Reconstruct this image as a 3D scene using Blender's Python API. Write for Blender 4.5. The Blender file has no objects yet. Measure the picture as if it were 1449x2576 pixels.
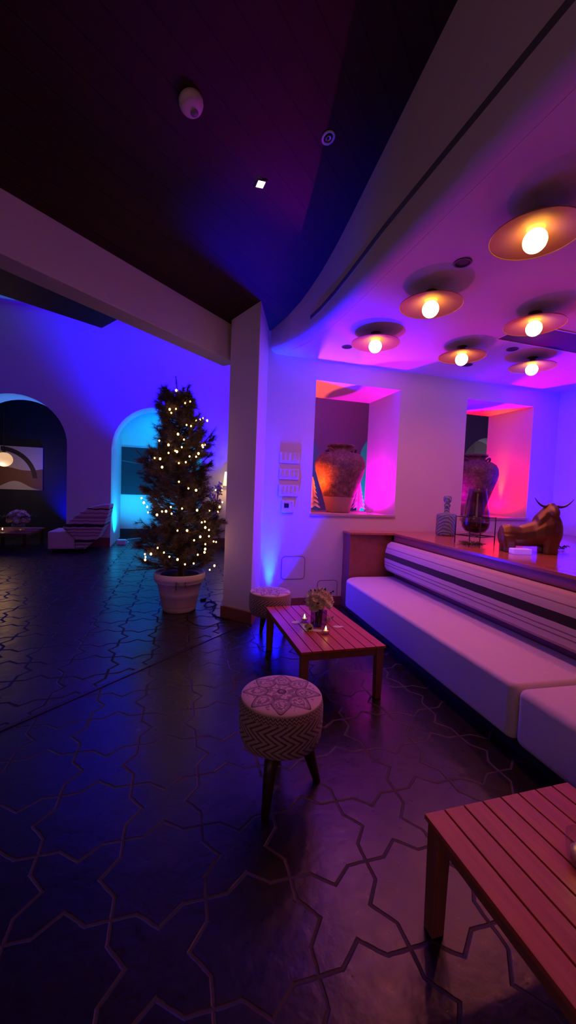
import bpy, bmesh, math, random
from mathutils import Vector, Matrix
random.seed(11)
sc = bpy.context.scene
COL = sc.collection
PI = math.pi
rad = math.radians

# ------------------------------------------------------------------ materials
def newmat(name):
    m = bpy.data.materials.new(name); m.use_nodes = True
    nt = m.node_tree
    return m, nt, nt.nodes['Principled BSDF'] if 'Principled BSDF' in nt.nodes else nt.nodes.new('ShaderNodeBsdfPrincipled')
def setp(b, **k):
    names = dict(color='Base Color', rough='Roughness', metal='Metallic', spec='Specular IOR Level', trans='Transmission Weight',
                 ior='IOR', sheen='Sheen Weight', coat='Coat Weight', sss='Subsurface Weight', alpha='Alpha')
    for a, v in k.items():
        s = b.inputs[names[a]]
        s.default_value = (*v, 1) if a == 'color' and len(v) == 3 else v
class NT:
    """small node helper"""
    def __init__(s, nt): s.nt = nt
    def n(s, t, **k):
        x = s.nt.nodes.new(t)
        for a, v in k.items(): setattr(x, a, v)
        return x
    def l(s, a, b): s.nt.links.new(a, b)
    def m(s, op, a, b=None, c=None):
        x = s.nt.nodes.new('ShaderNodeMath'); x.operation = op
        for i, v in enumerate((a, b, c)):
            if v is None: continue
            if isinstance(v, (int, float)): x.inputs[i].default_value = v
            else: s.nt.links.new(v, x.inputs[i])
        return x.outputs[0]
    def mix(s, f, a, b):
        x = s.nt.nodes.new('ShaderNodeMix'); x.data_type = 'RGBA'
        for i, v in ((0, f), (6, a), (7, b)):
            if isinstance(v, tuple): x.inputs[i].default_value = (*v, 1) if len(v) == 3 else v
            elif isinstance(v, (int, float)): x.inputs[i].default_value = v
            else: s.nt.links.new(v, x.inputs[i])
        return x.outputs[2]
    def noise(s, vec, scale, detail=3, rough=.55):
        x = s.nt.nodes.new('ShaderNodeTexNoise'); x.inputs['Scale'].default_value = scale
        x.inputs['Detail'].default_value = detail; x.inputs['Roughness'].default_value = rough
        if vec is not None: s.nt.links.new(vec, x.inputs['Vector'])
        return x.outputs['Fac']
    def obj(s): return s.n('ShaderNodeTexCoord').outputs['Object']
    def mapping(s, vec, scale=(1, 1, 1), rot=(0, 0, 0), loc=(0, 0, 0)):
        x = s.n('ShaderNodeMapping'); x.inputs['Scale'].default_value = scale; x.inputs['Rotation'].default_value = rot
        x.inputs['Location'].default_value = loc; s.l(vec, x.inputs['Vector']); return x.outputs[0]
    def bump(s, h, strength, dist, b):
        x = s.n('ShaderNodeBump'); x.inputs['Strength'].default_value = strength; x.inputs['Distance'].default_value = dist
        s.l(h, x.inputs['Height']); s.l(x.outputs[0], b.inputs['Normal'])
    def ramp(s, fac, stops, interp='LINEAR'):
        x = s.n('ShaderNodeValToRGB'); x.color_ramp.interpolation = interp
        e = x.color_ramp.elements
        while len(e) > 1: e.remove(e[0])
        e[0].position = stops[0][0]; e[0].color = (*stops[0][1], 1)
        for p, c in stops[1:]:
            y = e.new(p); y.color = (*c, 1)
        s.l(fac, x.inputs[0]); return x.outputs[0]

def plain(name, color, rough=.6, var=.12, scale=8, bump=.0, bscale=60, **k):
    m, nt, b = newmat(name); setp(b, color=color, rough=rough, **k); t = NT(nt)
    o = t.obj()
    if var:
        f = t.noise(o, scale)
        t.l(t.mix(f, tuple(c * (1 - var) for c in color), tuple(min(1, c * (1 + var)) for c in color)), b.inputs['Base Color'])
    if bump: t.bump(t.noise(o, bscale), bump, .004, b)
    return m
def emis(name, color, strength, base=(.8, .8, .8)):
    m, nt, b = newmat(name); setp(b, color=base, rough=.4)
    b.inputs['Emission Color'].default_value = (*color, 1); b.inputs['Emission Strength'].default_value = strength
    return m
def glass(name, color=(1, 1, 1), rough=.03, ior=1.45):
    # thin clear wall: tinted transparency under a fresnel reflection
    m, nt, b = newmat(name); nt.nodes.remove(b); t = NT(nt); out = nt.nodes['Material Output']
    tr = t.n('ShaderNodeBsdfTransparent'); tr.inputs[0].default_value = (*color, 1)
    gl = t.n('ShaderNodeBsdfGlossy'); gl.inputs['Roughness'].default_value = rough
    lw = t.n('ShaderNodeLayerWeight'); lw.inputs['Blend'].default_value = .35
    fac = t.m('ADD', t.m('MULTIPLY', t.m('POWER', lw.outputs['Facing'], 3.0), .55), .05)
    mx = t.n('ShaderNodeMixShader'); t.l(fac, mx.inputs[0]); t.l(tr.outputs[0], mx.inputs[1]); t.l(gl.outputs[0], mx.inputs[2])
    t.l(mx.outputs[0], out.inputs[0])
    return m
def wood(name, c1, c2, axis=1, rough=.45, scale=1.0, bump=.15):
    m, nt, b = newmat(name); t = NT(nt); o = t.obj()
    s = [14 * scale] * 3; s[axis] = 1.1 * scale
    v = t.mapping(o, tuple(s))
    f = t.noise(v, 2.2, 5, .65); g = t.noise(v, 9, 2, .5)
    f2 = t.m('ADD', t.m('MULTIPLY', f, .75), t.m('MULTIPLY', g, .25))
    t.l(t.ramp(f2, [(.3, c1), (.7, c2)]), b.inputs['Base Color'])
    setp(b, rough=rough); t.bump(f2, bump, .002, b)
    return m

M = {}
M['plaster'] = plain('white_plaster', (.72, .70, .67), .75, .04, 2, .25, 25)
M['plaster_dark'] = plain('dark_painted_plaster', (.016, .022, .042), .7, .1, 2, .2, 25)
M['plaster_side'] = plain('rose_grey_plaster', (.62, .52, .52), .75, .05, 2, .2, 25)  # even rose-grey plaster for the last niche
M['metal_black'] = plain('black_metal', (.02, .02, .022), .45, .05)
M['cord'] = plain('black_rubber', (.012, .012, .013), .5, .05)
M['teak'] = wood('teak_slat', (.40, .085, .035), (.60, .155, .065), 1, .45)
M['teak_leg'] = wood('teak_leg', (.26, .09, .05), (.38, .15, .08), 2, .5)
M['walnut'] = wood('dark_walnut', (.035, .014, .009), (.075, .03, .018), 2, .35)
M['counter'] = wood('mahogany_counter', (.40, .12, .065), (.54, .19, .10), 1, .17, .6, .05)
M['counter_side'] = wood('mahogany_panel', (.26, .085, .055), (.36, .13, .08), 1, .45, .6, .05)
M['skirting'] = wood('skirting_wood', (.22, .085, .05), (.32, .13, .07), 0, .45, .6, .05)
M['skirting_dark'] = plain('dark_skirting', (.03, .035, .03), .5)
M['linen'] = plain('white_seat_linen', (.78, .72, .68), .9, .06, 40, .35, 450, sheen=.3)
M['pot'] = plain('white_glazed_pot', (.78, .66, .62), .55, .05)
M['white'] = plain('white_plastic', (.75, .74, .72), .4, .02)
M['clay'] = None
M['needle'] = plain('pine_needle', (.15, .125, .07), .6, .35, 30)
M['bark'] = plain('pine_bark', (.08, .045, .025), .85, .3, 40, .5, 60)
M['soil'] = plain('potting_soil', (.03, .02, .014), .95, .3, 60)
M['bulbglow'] = emis('warm_fairy_bulb', (1, .46, .10), 13)
M['lampglow'] = emis('warm_globe_bulb', (1, .50, .15), 15)
M['globe'] = emis('opal_globe', (1, .58, .26), .8, (.3, .25, .2))
M['squareglow'] = emis('downlight_glow', (1, .72, .30), 12)
M['flame'] = emis('tealight_flame', (1, .55, .14), 22)
M['wax'] = plain('candle_wax', (.9, .8, .6), .5, .02, sss=.3)
M['glass'] = glass('clear_glass', (.96, .96, .97))
M['glass_purple'] = glass('violet_tinted_glass', (.75, .65, .85))
M['glass_blue'] = None
M['petal'] = plain('cream_petal', (.82, .76, .62), .7, .12, 30, sss=.1)
M['leaf'] = plain('dark_leaf', (.04, .065, .03), .5, .2, 20)
M['steel'] = plain('brushed_steel', (.5, .5, .52), .3, .05, metal=1.0)
M['wine'] = plain('dark_filling', (.03, .008, .015), .3)
M['dry'] = plain('dried_sprig', (.10, .09, .05), .8, .3, 40)
M['dark'] = plain('dark_recess', (.012, .01, .012), .6)
M['red_fir'] = plain('pale_fir_ornament', (.80, .72, .70), .5, .04)

def mk_clay():
    m, nt, b = newmat('weathered_clay'); t = NT(nt); o = t.obj()
    f = t.noise(o, 9, 6, .7); g = t.noise(o, 34, 4, .7)
    s = t.n('ShaderNodeSeparateXYZ'); t.l(o, s.inputs[0])
    low = t.m('GREATER_THAN', t.m('ADD', s.outputs[2], t.m('MULTIPLY', f, .04)), .24)
    c = t.ramp(t.m('ADD', t.m('MULTIPLY', f, .6), t.m('MULTIPLY', g, .4)), [(.35, (.06, .032, .028)), (.5, (.17, .095, .075)), (.66, (.36, .23, .18))])
    c = t.mix(low, (.40, .27, .21), c)
    t.l(c, b.inputs['Base Color']); setp(b, rough=.85); t.bump(t.m('ADD', f, t.m('MULTIPLY', g, .6)), .6, .02, b)
    return m
M['clay'] = mk_clay()
def mk_blueglass():
    m, nt, b = newmat('rippled_blue_glass'); t = NT(nt); o = t.obj()
    setp(b, color=(.35, .6, .75), rough=.12, trans=.55, ior=1.45)
    w = t.n('ShaderNodeTexWave'); w.inputs['Scale'].default_value = 14; w.inputs['Distortion'].default_value = 5
    w.bands_direction = 'DIAGONAL'; t.l(o, w.inputs['Vector'])
    t.bump(w.outputs['Fac'], .8, .01, b)
    t.l(t.mix(w.outputs['Fac'], (.28, .46, .58), (.46, .66, .76)), b.inputs['Base Color'])
    return m
M['glass_blue'] = mk_blueglass()

# grout grid measured on the floor: 0.32 m tiles, cross tiles and star tiles in turn
BEAM = rad(47.4); BD = Vector((math.sin(BEAM), math.cos(BEAM), 0)); BN = Vector((BD.y, -BD.x, 0))
def mk_floor():
    m, nt, b = newmat('slate_star_and_cross_tile'); t = NT(nt)
    g = t.n('ShaderNodeNewGeometry').outputs['Position']
    s = t.n('ShaderNodeSeparateXYZ'); t.l(g, s.inputs[0]); X, Y = s.outputs[0], s.outputs[1]
    rot = rad(-.8); T = .3215
    xr = t.m('ADD', t.m('MULTIPLY', X, math.cos(rot)), t.m('MULTIPLY', Y, math.sin(rot)))
    yr = t.m('ADD', t.m('MULTIPLY', X, -math.sin(rot)), t.m('MULTIPLY', Y, math.cos(rot)))
    wob = t.m('MULTIPLY', t.m('SUBTRACT', t.noise(g, 14, 2), .5), .03)
    u = t.m('ADD', t.m('DIVIDE', t.m('ADD', xr, .187), T), wob); v = t.m('ADD', t.m('DIVIDE', t.m('SUBTRACT', yr, 1.715), T), wob)
    def edge(a, c):
        k = t.m('ROUND', a); mm = t.m('FLOOR', c)
        da = t.m('SUBTRACT', a, k); fc = t.m('SUBTRACT', c, mm)
        par = t.m('FLOORED_MODULO', t.m('ADD', k, mm), 2.0)
        sign = t.m('SUBTRACT', 1.0, t.m('MULTIPLY', par, 2.0))
        tri = t.m('MAXIMUM', t.m('SUBTRACT', 1.0, t.m('MULTIPLY', t.m('ABSOLUTE', t.m('SUBTRACT', fc, .5)), 4.0)), 0.0)
        d = t.m('ABSOLUTE', t.m('SUBTRACT', da, t.m('MULTIPLY', t.m('MULTIPLY', tri, .2), sign)))
        on = t.m('GREATER_THAN', tri, 0.001)
        return t.m('MULTIPLY', d, t.m('SUBTRACT', 1.0, t.m('MULTIPLY', on, .22)))
    d = t.m('MINIMUM', edge(u, v), edge(v, u))
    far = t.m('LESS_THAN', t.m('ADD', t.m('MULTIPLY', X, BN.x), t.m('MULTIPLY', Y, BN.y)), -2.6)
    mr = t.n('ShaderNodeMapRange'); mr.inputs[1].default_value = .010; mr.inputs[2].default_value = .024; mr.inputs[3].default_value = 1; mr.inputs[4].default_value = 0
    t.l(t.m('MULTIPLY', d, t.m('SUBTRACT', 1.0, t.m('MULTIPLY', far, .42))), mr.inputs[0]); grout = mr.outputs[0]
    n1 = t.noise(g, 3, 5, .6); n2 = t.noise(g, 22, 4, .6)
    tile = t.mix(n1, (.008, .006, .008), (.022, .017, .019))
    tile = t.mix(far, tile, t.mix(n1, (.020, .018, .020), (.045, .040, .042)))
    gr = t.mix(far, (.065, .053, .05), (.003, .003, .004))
    fade = t.m('MULTIPLY', grout, t.m('ADD', .55, t.m('MULTIPLY', n1, .6)))
    t.l(t.mix(fade, tile, gr), b.inputs['Base Color'])
    ro = t.m('ADD', .20, t.m('MULTIPLY', n2, .22))
    t.l(t.m('ADD', ro, t.m('MULTIPLY', grout, .4)), b.inputs['Roughness'])
    setp(b, spec=.5)
    h = t.m('ADD', t.m('MULTIPLY', grout, -.5), t.m('ADD', t.m('MULTIPLY', n1, 1.4), t.m('MULTIPLY', n2, .25)))
    t.bump(h, .5, .008, b)
    return m
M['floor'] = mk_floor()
def mk_plankceil():
    m, nt, b = newmat('dark_plank_ceiling'); t = NT(nt)
    g = t.n('ShaderNodeNewGeometry').outputs['Position']
    s = t.n('ShaderNodeSeparateXYZ'); t.l(g, s.inputs[0])
    q = t.m('ADD', t.m('MULTIPLY', s.outputs[0], BN.x), t.m('MULTIPLY', s.outputs[1], BN.y))
    a = t.m('ADD', t.m('MULTIPLY', s.outputs[0], BD.x), t.m('MULTIPLY', s.outputs[1], BD.y))
    qs = t.m('DIVIDE', q, .155)
    fr = t.m('ABSOLUTE', t.m('SUBTRACT', t.m('FRACT', qs), .5))
    gap = t.m('GREATER_THAN', fr, .478)
    cb = t.n('ShaderNodeCombineXYZ'); t.l(t.m('MULTIPLY', q, 26), cb.inputs[0]); t.l(t.m('MULTIPLY', a, 1.6), cb.inputs[1]); t.l(t.m('FLOOR', qs), cb.inputs[2])
    f = t.noise(cb.outputs[0], 1.6, 5, .65)
    wn = t.n('ShaderNodeTexWhiteNoise'); wn.noise_dimensions = '1D'; t.l(t.m('FLOOR', qs), wn.inputs['W'])
    c = t.mix(f, (.020, .006, .004), (.052, .018, .011))
    c = t.mix(t.m('MULTIPLY', wn.outputs['Value'], .5), c, (.03, .010, .008))
    t.l(t.mix(gap, c, (.004, .003, .003)), b.inputs['Base Color'])
    setp(b, rough=.55, spec=.3); t.bump(t.m('ADD', t.m('MULTIPLY', gap, -1.0), t.m('MULTIPLY', f, .2)), .5, .006, b)
    return m
M['planks'] = mk_plankceil()
def stripes(name, stops, lo, hi, axis=2, noise=.02):
    m, nt, b = newmat(name); t = NT(nt); o = t.obj()
    s = t.n('ShaderNodeSeparateXYZ'); t.l(o, s.inputs[0])
    z = t.m('DIVIDE', t.m('SUBTRACT', s.outputs[axis], lo), hi - lo)
    z = t.m('ADD', z, t.m('MULTIPLY', t.m('SUBTRACT', t.noise(o, 6, 3), .5), noise))
    t.l(t.ramp(z, stops, 'CONSTANT'), b.inputs['Base Color'])
    setp(b, rough=.9, sheen=.2); t.bump(t.noise(o, 300), .3, .003, b)
    return m
LT = (.72, .64, .60); LD = (.62, .52, .50); BK = (.025, .02, .025); TH = (.30, .2, .2); PK = (.42, .30, .29)
M['backstripe'] = stripes('striped_back_cushion', [(0, PK), (.12, LT), (.24, TH), (.262, LT), (.33, TH), (.352, LT), (.46, BK), (.63, LT), (.78, TH), (.80, LT), (.9, LD)], .50, .90)
M['chairstripe'] = stripes('striped_chair_cover', [(0, LT), (.05, TH), (.07, LT), (.11, TH), (.13, LD), (.17, BK), (.23, LT), (.30, TH), (.32, LD), (.37, TH), (.39, LT), (.43, TH), (.46, LT), (.50, BK), (.56, LT), (.61, TH), (.63, LT), (.67, PK), (.72, LT), (.78, TH), (.80, LT), (.86, BK), (.89, LT)], .05, 1.07, noise=.05)
def mk_stooltop():
    m, nt, b = newmat('paisley_print_fabric'); t = NT(nt); o = t.obj()
    s = t.n('ShaderNodeSeparateXYZ'); t.l(o, s.inputs[0]); X, Y = s.outputs[0], s.outputs[1]
    r = t.m('SQRT', t.m('ADD', t.m('MULTIPLY', X, X), t.m('MULTIPLY', Y, Y)))
    th = t.m('ARCTAN2', Y, X); sec = PI / 4
    thm = t.m('SUBTRACT', t.m('FLOORED_MODULO', t.m('ADD', th, rad(122.5) + sec / 2), sec), sec / 2)
    px = t.m('MULTIPLY', r, t.m('COSINE', thm)); py = t.m('MULTIPLY', r, t.m('SINE', thm))
    dx = t.m('SUBTRACT', px, .116)
    # teardrop: round towards the centre, drawn out to a point at the rim
    outw = t.m('MAXIMUM', dx, 0.0)
    dd = t.m('SQRT', t.m('ADD', t.m('MULTIPLY', dx, t.m('MULTIPLY', dx, t.m('SUBTRACT', 1.0, t.m('MULTIPLY', t.m('GREATER_THAN', dx, 0.0), .62)))), t.m('MULTIPLY', t.m('MULTIPLY', py, py), t.m('ADD', 1.0, t.m('MULTIPLY', t.m('MULTIPLY', outw, outw), 420)))))
    n = t.noise(o, 75, 2, .5)
    ring = t.m('MAXIMUM', t.m('LESS_THAN', t.m('ABSOLUTE', t.m('SUBTRACT', dd, .047)), .0026), t.m('MULTIPLY', t.m('LESS_THAN', t.m('ABSOLUTE', t.m('SUBTRACT', dd, .040)), .0065), t.m('ADD', .35, t.m('MULTIPLY', n, .4))))
    ring = t.m('MAXIMUM', ring, t.m('MULTIPLY', t.m('LESS_THAN', t.m('ABSOLUTE', t.m('SUBTRACT', dd, .022)), .002), .8))
    inner = t.m('MULTIPLY', t.m('LESS_THAN', dd, .032), t.m('MULTIPLY', t.m('GREATER_THAN', n, .52), .7))
    centre = t.m('MULTIPLY', t.m('LESS_THAN', t.m('ADD', r, t.m('MULTIPLY', t.m('LESS_THAN', dd, .05), .2)), .115), t.m('GREATER_THAN', t.noise(o, 48, 2, .5), .5))
    dot = t.m('MULTIPLY', t.m('LESS_THAN', t.m('ABSOLUTE', t.m('SUBTRACT', r, .018)), .007), 1.0)
    outer = t.m('MULTIPLY', t.m('GREATER_THAN', t.noise(o, 55, 2, .5), .57), t.m('MULTIPLY', t.m('MULTIPLY', t.m('GREATER_THAN', dd, .055), t.m('LESS_THAN', r, .175)), .6))
    p = t.m('MAXIMUM', t.m('MAXIMUM', ring, inner), t.m('MAXIMUM', t.m('MULTIPLY', centre, .7), t.m('MAXIMUM', dot, outer)))
    t.l(t.mix(p, (.74, .62, .52), (.13, .07, .07)), b.inputs['Base Color'])
    setp(b, rough=.9, sheen=.2); t.bump(t.noise(o, 500), .3, .002, b)
    return m
M['stooltop'] = mk_stooltop()
def mk_stoolside():
    m, nt, b = newmat('chevron_weave_fabric'); t = NT(nt); o = t.obj()
    s = t.n('ShaderNodeSeparateXYZ'); t.l(o, s.inputs[0]); X, Y, Z = s.outputs[0], s.outputs[1], s.outputs[2]
    th = t.m('DIVIDE', t.m('ADD', t.m('ARCTAN2', Y, X), PI), 2 * PI)
    # broad chevrons run sideways: the wave climbs with height, stripes repeat round the drum
    tri = t.m('ABSOLUTE', t.m('SUBTRACT', t.m('FRACT', t.m('ADD', t.m('DIVIDE', Z, .084), .35)), .5))
    wv = t.m('MULTIPLY', t.m('SUBTRACT', t.noise(o, 60, 2), .5), .16)
    A = t.m('LESS_THAN', t.m('FRACT', t.m('ADD', wv, t.m('ADD', t.m('MULTIPLY', th, 34), t.m('MULTIPLY', tri, 3.4)))), .40)
    tri2 = t.m('ABSOLUTE', t.m('SUBTRACT', t.m('FRACT', t.m('MULTIPLY', th, 60)), .5))
    c = t.m('LESS_THAN', t.m('FRACT', t.m('ADD', t.m('DIVIDE', Z, .016), t.m('MULTIPLY', tri2, 1.5))), .45)
    up = t.m('GREATER_THAN', Z, .435)
    f = t.m('ADD', t.m('MULTIPLY', up, c), t.m('MULTIPLY', t.m('SUBTRACT', 1.0, up), A))
    f = t.m('MULTIPLY', f, t.m('ADD', .6, t.m('MULTIPLY', t.noise(o, 90, 3), .5)))
    t.l(t.mix(f, (.50, .38, .33), (.07, .035, .035)), b.inputs['Base Color'])
    setp(b, rough=.95, sheen=.2); t.bump(t.noise(o, 350), .5, .004, b)
    return m
M['stoolside'] = mk_stoolside()
def mk_disc():
    m, nt, b = newmat('ribbed_brass_shade'); t = NT(nt); o = t.obj()
    setp(b, color=(.42, .20, .075), rough=.5, metal=.2)
    t.l(t.mix(t.noise(o, 5), (.42, .22, .05), (.55, .31, .08)), b.inputs['Base Color'])
    return m
M['disc'] = mk_disc()
def mk_bull():
    m, nt, b = newmat('carved_bronze'); t = NT(nt); o = t.obj()
    f = t.noise(o, 7, 4, .6)
    t.l(t.mix(f, (.15, .095, .05), (.27, .17, .08)), b.inputs['Base Color'])
    setp(b, rough=.38, metal=.6); t.bump(f, .2, .01, b)
    return m
M['bull'] = mk_bull()

# ------------------------------------------------------------------ mesh helpers
class MB:
    def __init__(s): s.v = []; s.f = []; s.sm = []; s.mi = []; s.cur = 0
    def add(s, vs, fs, smooth=False):
        o = len(s.v); s.v += [tuple(x) for x in vs]
        for f in fs: s.f.append([i + o for i in f]); s.sm.append(smooth); s.mi.append(s.cur)
        return s
    def box(s, x0, x1, y0, y1, z0, z1):
        v = [(x0, y0, z0), (x1, y0, z0), (x1, y1, z0), (x0, y1, z0), (x0, y0, z1), (x1, y0, z1), (x1, y1, z1), (x0, y1, z1)]
        return s.add(v, [(0, 3, 2, 1), (4, 5, 6, 7), (0, 1, 5, 4), (1, 2, 6, 5), (2, 3, 7, 6), (3, 0, 4, 7)])
    def prism(s, poly, z0, z1, smooth=False):
        n = len(poly); v = [(x, y, z0) for x, y in poly] + [(x, y, z1) for x, y in poly]
        s.add(v, [tuple(range(n))[::-1], tuple(range(n, 2 * n))])
        return s.add(v, [(i, (i + 1) % n, (i + 1) % n + n, i + n) for i in range(n)], smooth)
    def lathe(s, prof, n=32, c=(0, 0, 0), smooth=True, caps=True):
        v = []
        for r, z in prof:
            for i in range(n):
                a = 2 * PI * i / n; v.append((c[0] + r * math.cos(a), c[1] + r * math.sin(a), c[2] + z))
        f = []
        for k in range(len(prof) - 1):
            for i in range(n):
                j = (i + 1) % n; f.append((k * n + i, k * n + j, (k + 1) * n + j, (k + 1) * n + i))
        s.add(v, f, smooth)
        if caps:
            o = len(s.v) - len(v)
            for k, rev in ((0, True), (len(prof) - 1, False)):
                if prof[k][0] > 1e-4:
                    idx = [o + k * n + i for i in range(n)]
                    s.f.append(idx[::-1] if rev else idx); s.sm.append(False); s.mi.append(s.cur)
        return s
    def sphere(s, c, r, n=12, m=8, sz=(1, 1, 1)):
        v = []; f = []
        for k in range(m + 1):
            ph = PI * k / m
            for i in range(n):
                a = 2 * PI * i / n
                v.append((c[0] + r * sz[0] * math.sin(ph) * math.cos(a), c[1] + r * sz[1] * math.sin(ph) * math.sin(a), c[2] - r * sz[2] * math.cos(ph)))
        for k in range(m):
            for i in range(n):
                j = (i + 1) % n; f.append((k * n + i, k * n + j, (k + 1) * n + j, (k + 1) * n + i))
        return s.add(v, f, True)
    def tube(s, pts, r, n=8, caps=True):
        pts = [Vector(p) for p in pts]; rr = r if isinstance(r, (list, tuple)) else [r] * len(pts)
        v = []; f = []; up = None
        for k, p in enumerate(pts):
            d = (pts[min(k + 1, len(pts) - 1)] - pts[max(k - 1, 0)]).normalized()
            if up is None:
                up = Vector((0, 0, 1)) if abs(d.z) < .9 else Vector((1, 0, 0))
            a = d.cross(up).normalized(); b = a.cross(d).normalized(); up = b
            for i in range(n):
                t = 2 * PI * i / n; v.append(p + (a * math.cos(t) + b * math.sin(t)) * rr[k])
        for k in range(len(pts) - 1):
            for i in range(n):
                j = (i + 1) % n; f.append((k * n + i, k * n + j, (k + 1) * n + j, (k + 1) * n + i))
        if caps: f += [tuple(range(n))[::-1], tuple(range((len(pts) - 1) * n, len(pts) * n))]
        return s.add(v, f, True)
    def obj(s, name, mat, parent=None, loc=(0, 0, 0), rot=(0, 0, 0), bevel=0, bseg=2, sub=0, wn=True):
        me = bpy.data.meshes.new(name); me.from_pydata(s.v, [], s.f); me.validate(); me.update()
        for i, p in enumerate(me.polygons):
            if i < len(s.sm): p.use_smooth = s.sm[i]; p.material_index = s.mi[i]
        bm = bmesh.new(); bm.from_mesh(me)
        bmesh.ops.remove_doubles(bm, verts=bm.verts, dist=1e-5)
        bmesh.ops.recalc_face_normals(bm, faces=bm.faces); bm.to_mesh(me); bm.free()
        o = bpy.data.objects.new(name, me); COL.objects.link(o)
        for mm in (mat if isinstance(mat, (list, tuple)) else [mat]):
            me.materials.append(M[mm] if isinstance(mm, str) else mm)
        o.parent = parent; o.location = loc; o.rotation_euler = rot
        if bevel:
            b = o.modifiers.new('bevel', 'BEVEL'); b.width = bevel; b.segments = bseg; b.limit_method = 'ANGLE'; b.angle_limit = rad(35)
            for p in me.polygons: p.use_smooth = True
            w = o.modifiers.new('wn', 'WEIGHTED_NORMAL'); w.keep_sharp = False
        if sub:
            b = o.modifiers.new('sub', 'SUBSURF'); b.levels = sub; b.render_levels = sub
        return o
def tag(o, label=None, cat=None, group=None, kind=None):
    if label: o['label'] = label
    if cat: o['category'] = cat
    if group: o['group'] = group
    if kind: o['kind'] = kind
    return o
def thing(name, label, cat, loc=(0, 0, 0), rz=0, group=None):
    o = bpy.data.objects.new(name, None); COL.objects.link(o); o.empty_display_size = .1
    o.location = loc; o.rotation_euler = (0, 0, rz)
    return tag(o, label, cat, group)
def copy_thing(root, loc, rz=0, label=None, group=None):
    kids = list(root.children); r = root.copy(); COL.objects.link(r); r.location = loc; r.rotation_euler = (0, 0, rz)
    if label: r['label'] = label
    if group: r['group'] = group
    def rec(src, dst):
        for ch in list(src.children):
            c = ch.copy(); COL.objects.link(c); c.parent = dst; rec(ch, c)
    rec(root, r)
    return r
def struct(name, mb, mat, **k):
    return tag(mb.obj(name, mat, **k), kind='structure')

# ------------------------------------------------------------------ room shell
WY = 4.85; WT = .90; CEIL = 3.17; FARY = 10.2; FARB = 12.1; FARM = 10.88; FARZ = 5.32
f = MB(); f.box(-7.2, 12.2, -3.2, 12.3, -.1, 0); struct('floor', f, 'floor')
f = MB()
P0 = BN * -2.62 + BD * -6.2; P1 = BN * -2.62 + BD * 3.35
f.prism([(p.x, p.y) for p in (P0 + BN * -.018, P1 + BN * -.018, P1 + BN * .018, P0 + BN * .018)], 0, .006)
struct('trim_1', f, plain('dark_joint_strip', (.05, .045, .05), .25, .1, metal=.6), bevel=.002)

# window wall: outer shell with two deep openings
WIN = [(1.73, 2.95), (4.04, 5.25)]; WZ0, WZ1 = 1.19, 2.92
def wall_with_windows():
    m = MB(); xs = [(1.09, 'w'), (1.73, 'o'), (2.95, 'w'), (4.04, 'o'), (5.25, 'w'), (12.0, 'e')]
    for i in range(len(xs) - 1):
        x0, x1 = xs[i][0], xs[i + 1][0]
        if xs[i][1] == 'w': m.box(x0, x1, WY, WY + WT, 0, FARZ)
        else:
            m.box(x0, x1, WY, WY + WT, 0, WZ0 + .005); m.box(x0, x1, WY, WY + WT, WZ1, FARZ)
    return m
struct('wall_back', wall_with_windows(), 'plaster')
for i, (a, b_) in enumerate(WIN):
    m = MB(); m.box(a - .01, b_ + .01, WY - .02, WY + WT + .02, WZ0 - .005, WZ0 + .028)
    struct('window_%d' % (i + 1), m, plain('rose_sill_%d' % i, (.5, .4, .38), .4, .05), bevel=.004)

# pillar: chamfered plan, square to the beam
PL = (.60, 4.60); PR = (.871, 4.306); PC = (1.09, 4.85)
m = MB(); m.prism([PL, PR, (1.10, 4.86), (1.25, 5.75), (.80, 5.75)], 0, 3.60); struct('wall_pillar', m, 'plaster', bevel=.012)
def offs(a, b, d):
    v = Vector((b[0] - a[0], b[1] - a[1])).normalized(); n = Vector((v.y, -v.x))
    return (a[0] + n.x * d, a[1] + n.y * d), (b[0] + n.x * d, b[1] + n.y * d)
m = MB()
m.prism([(.570, 4.585), (.875, 4.265), (.905, 4.30), (1.10, 4.84), (.62, 4.85)], 0, .135); struct('baseboard_pillar', m, 'skirting', bevel=.004)
m = MB(); m.box(1.10, 2.2, WY - .018, WY, 0, .12); struct('baseboard_back', m, 'skirting', bevel=.004)

# lounge ceiling, its curved fascia and slot
FC = [(1.43, -3.1), (1.43, 3.3), (1.425, 3.6), (1.405, 3.9), (1.375, 4.12), (1.33, 4.35), (1.25, 4.6), (1.12, WY)]
def cz(x, y): return 4.357 + .325 * (BN.x * x + BN.y * y)
m = MB(); m.prism([(x + .10, y) for x, y in FC] + [(5.75, WY), (5.75, -3.1)], CEIL, CEIL + .06); struct('ceiling_lounge', m, 'plaster')
def resample(pts, n):
    out = []
    for i in range(len(pts) - 1):
        k = max(1, int(n * (abs(pts[i + 1][1] - pts[i][1]))))
        for j in range(k): out.append((pts[i][0] + (pts[i + 1][0] - pts[i][0]) * j / k, pts[i][1] + (pts[i + 1][1] - pts[i][1]) * j / k))
    return out + [pts[-1]]
FR = resample(FC, 8)
m = MB(); n = len(FR); v = []
PF = [(.10, CEIL + .002)] + [(.10 - .10 * math.sin(PI / 2 * k / 6), CEIL + .0 + .07 * (1 - math.cos(PI / 2 * k / 6))) for k in range(1, 7)] + [(0, CEIL + .12)]
K = len(PF) + 1
for x, y in FR: v += [(x + a, y, z) for a, z in PF] + [(x, y, cz(x, y) + .05)]
fs = [(i * K + k, (i + 1) * K + k, (i + 1) * K + k + 1, i * K + k + 1) for i in range(n - 1) for k in range(K - 1)]
m.add(v, fs, True)
fas = struct('trim_2', m, 'plaster')
fas['label'] = 'curved white fascia'
m = MB()   # dark linear slot in the fascia
sl = [(x, y) for x, y in FR if y < 4.2]; v = []
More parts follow.
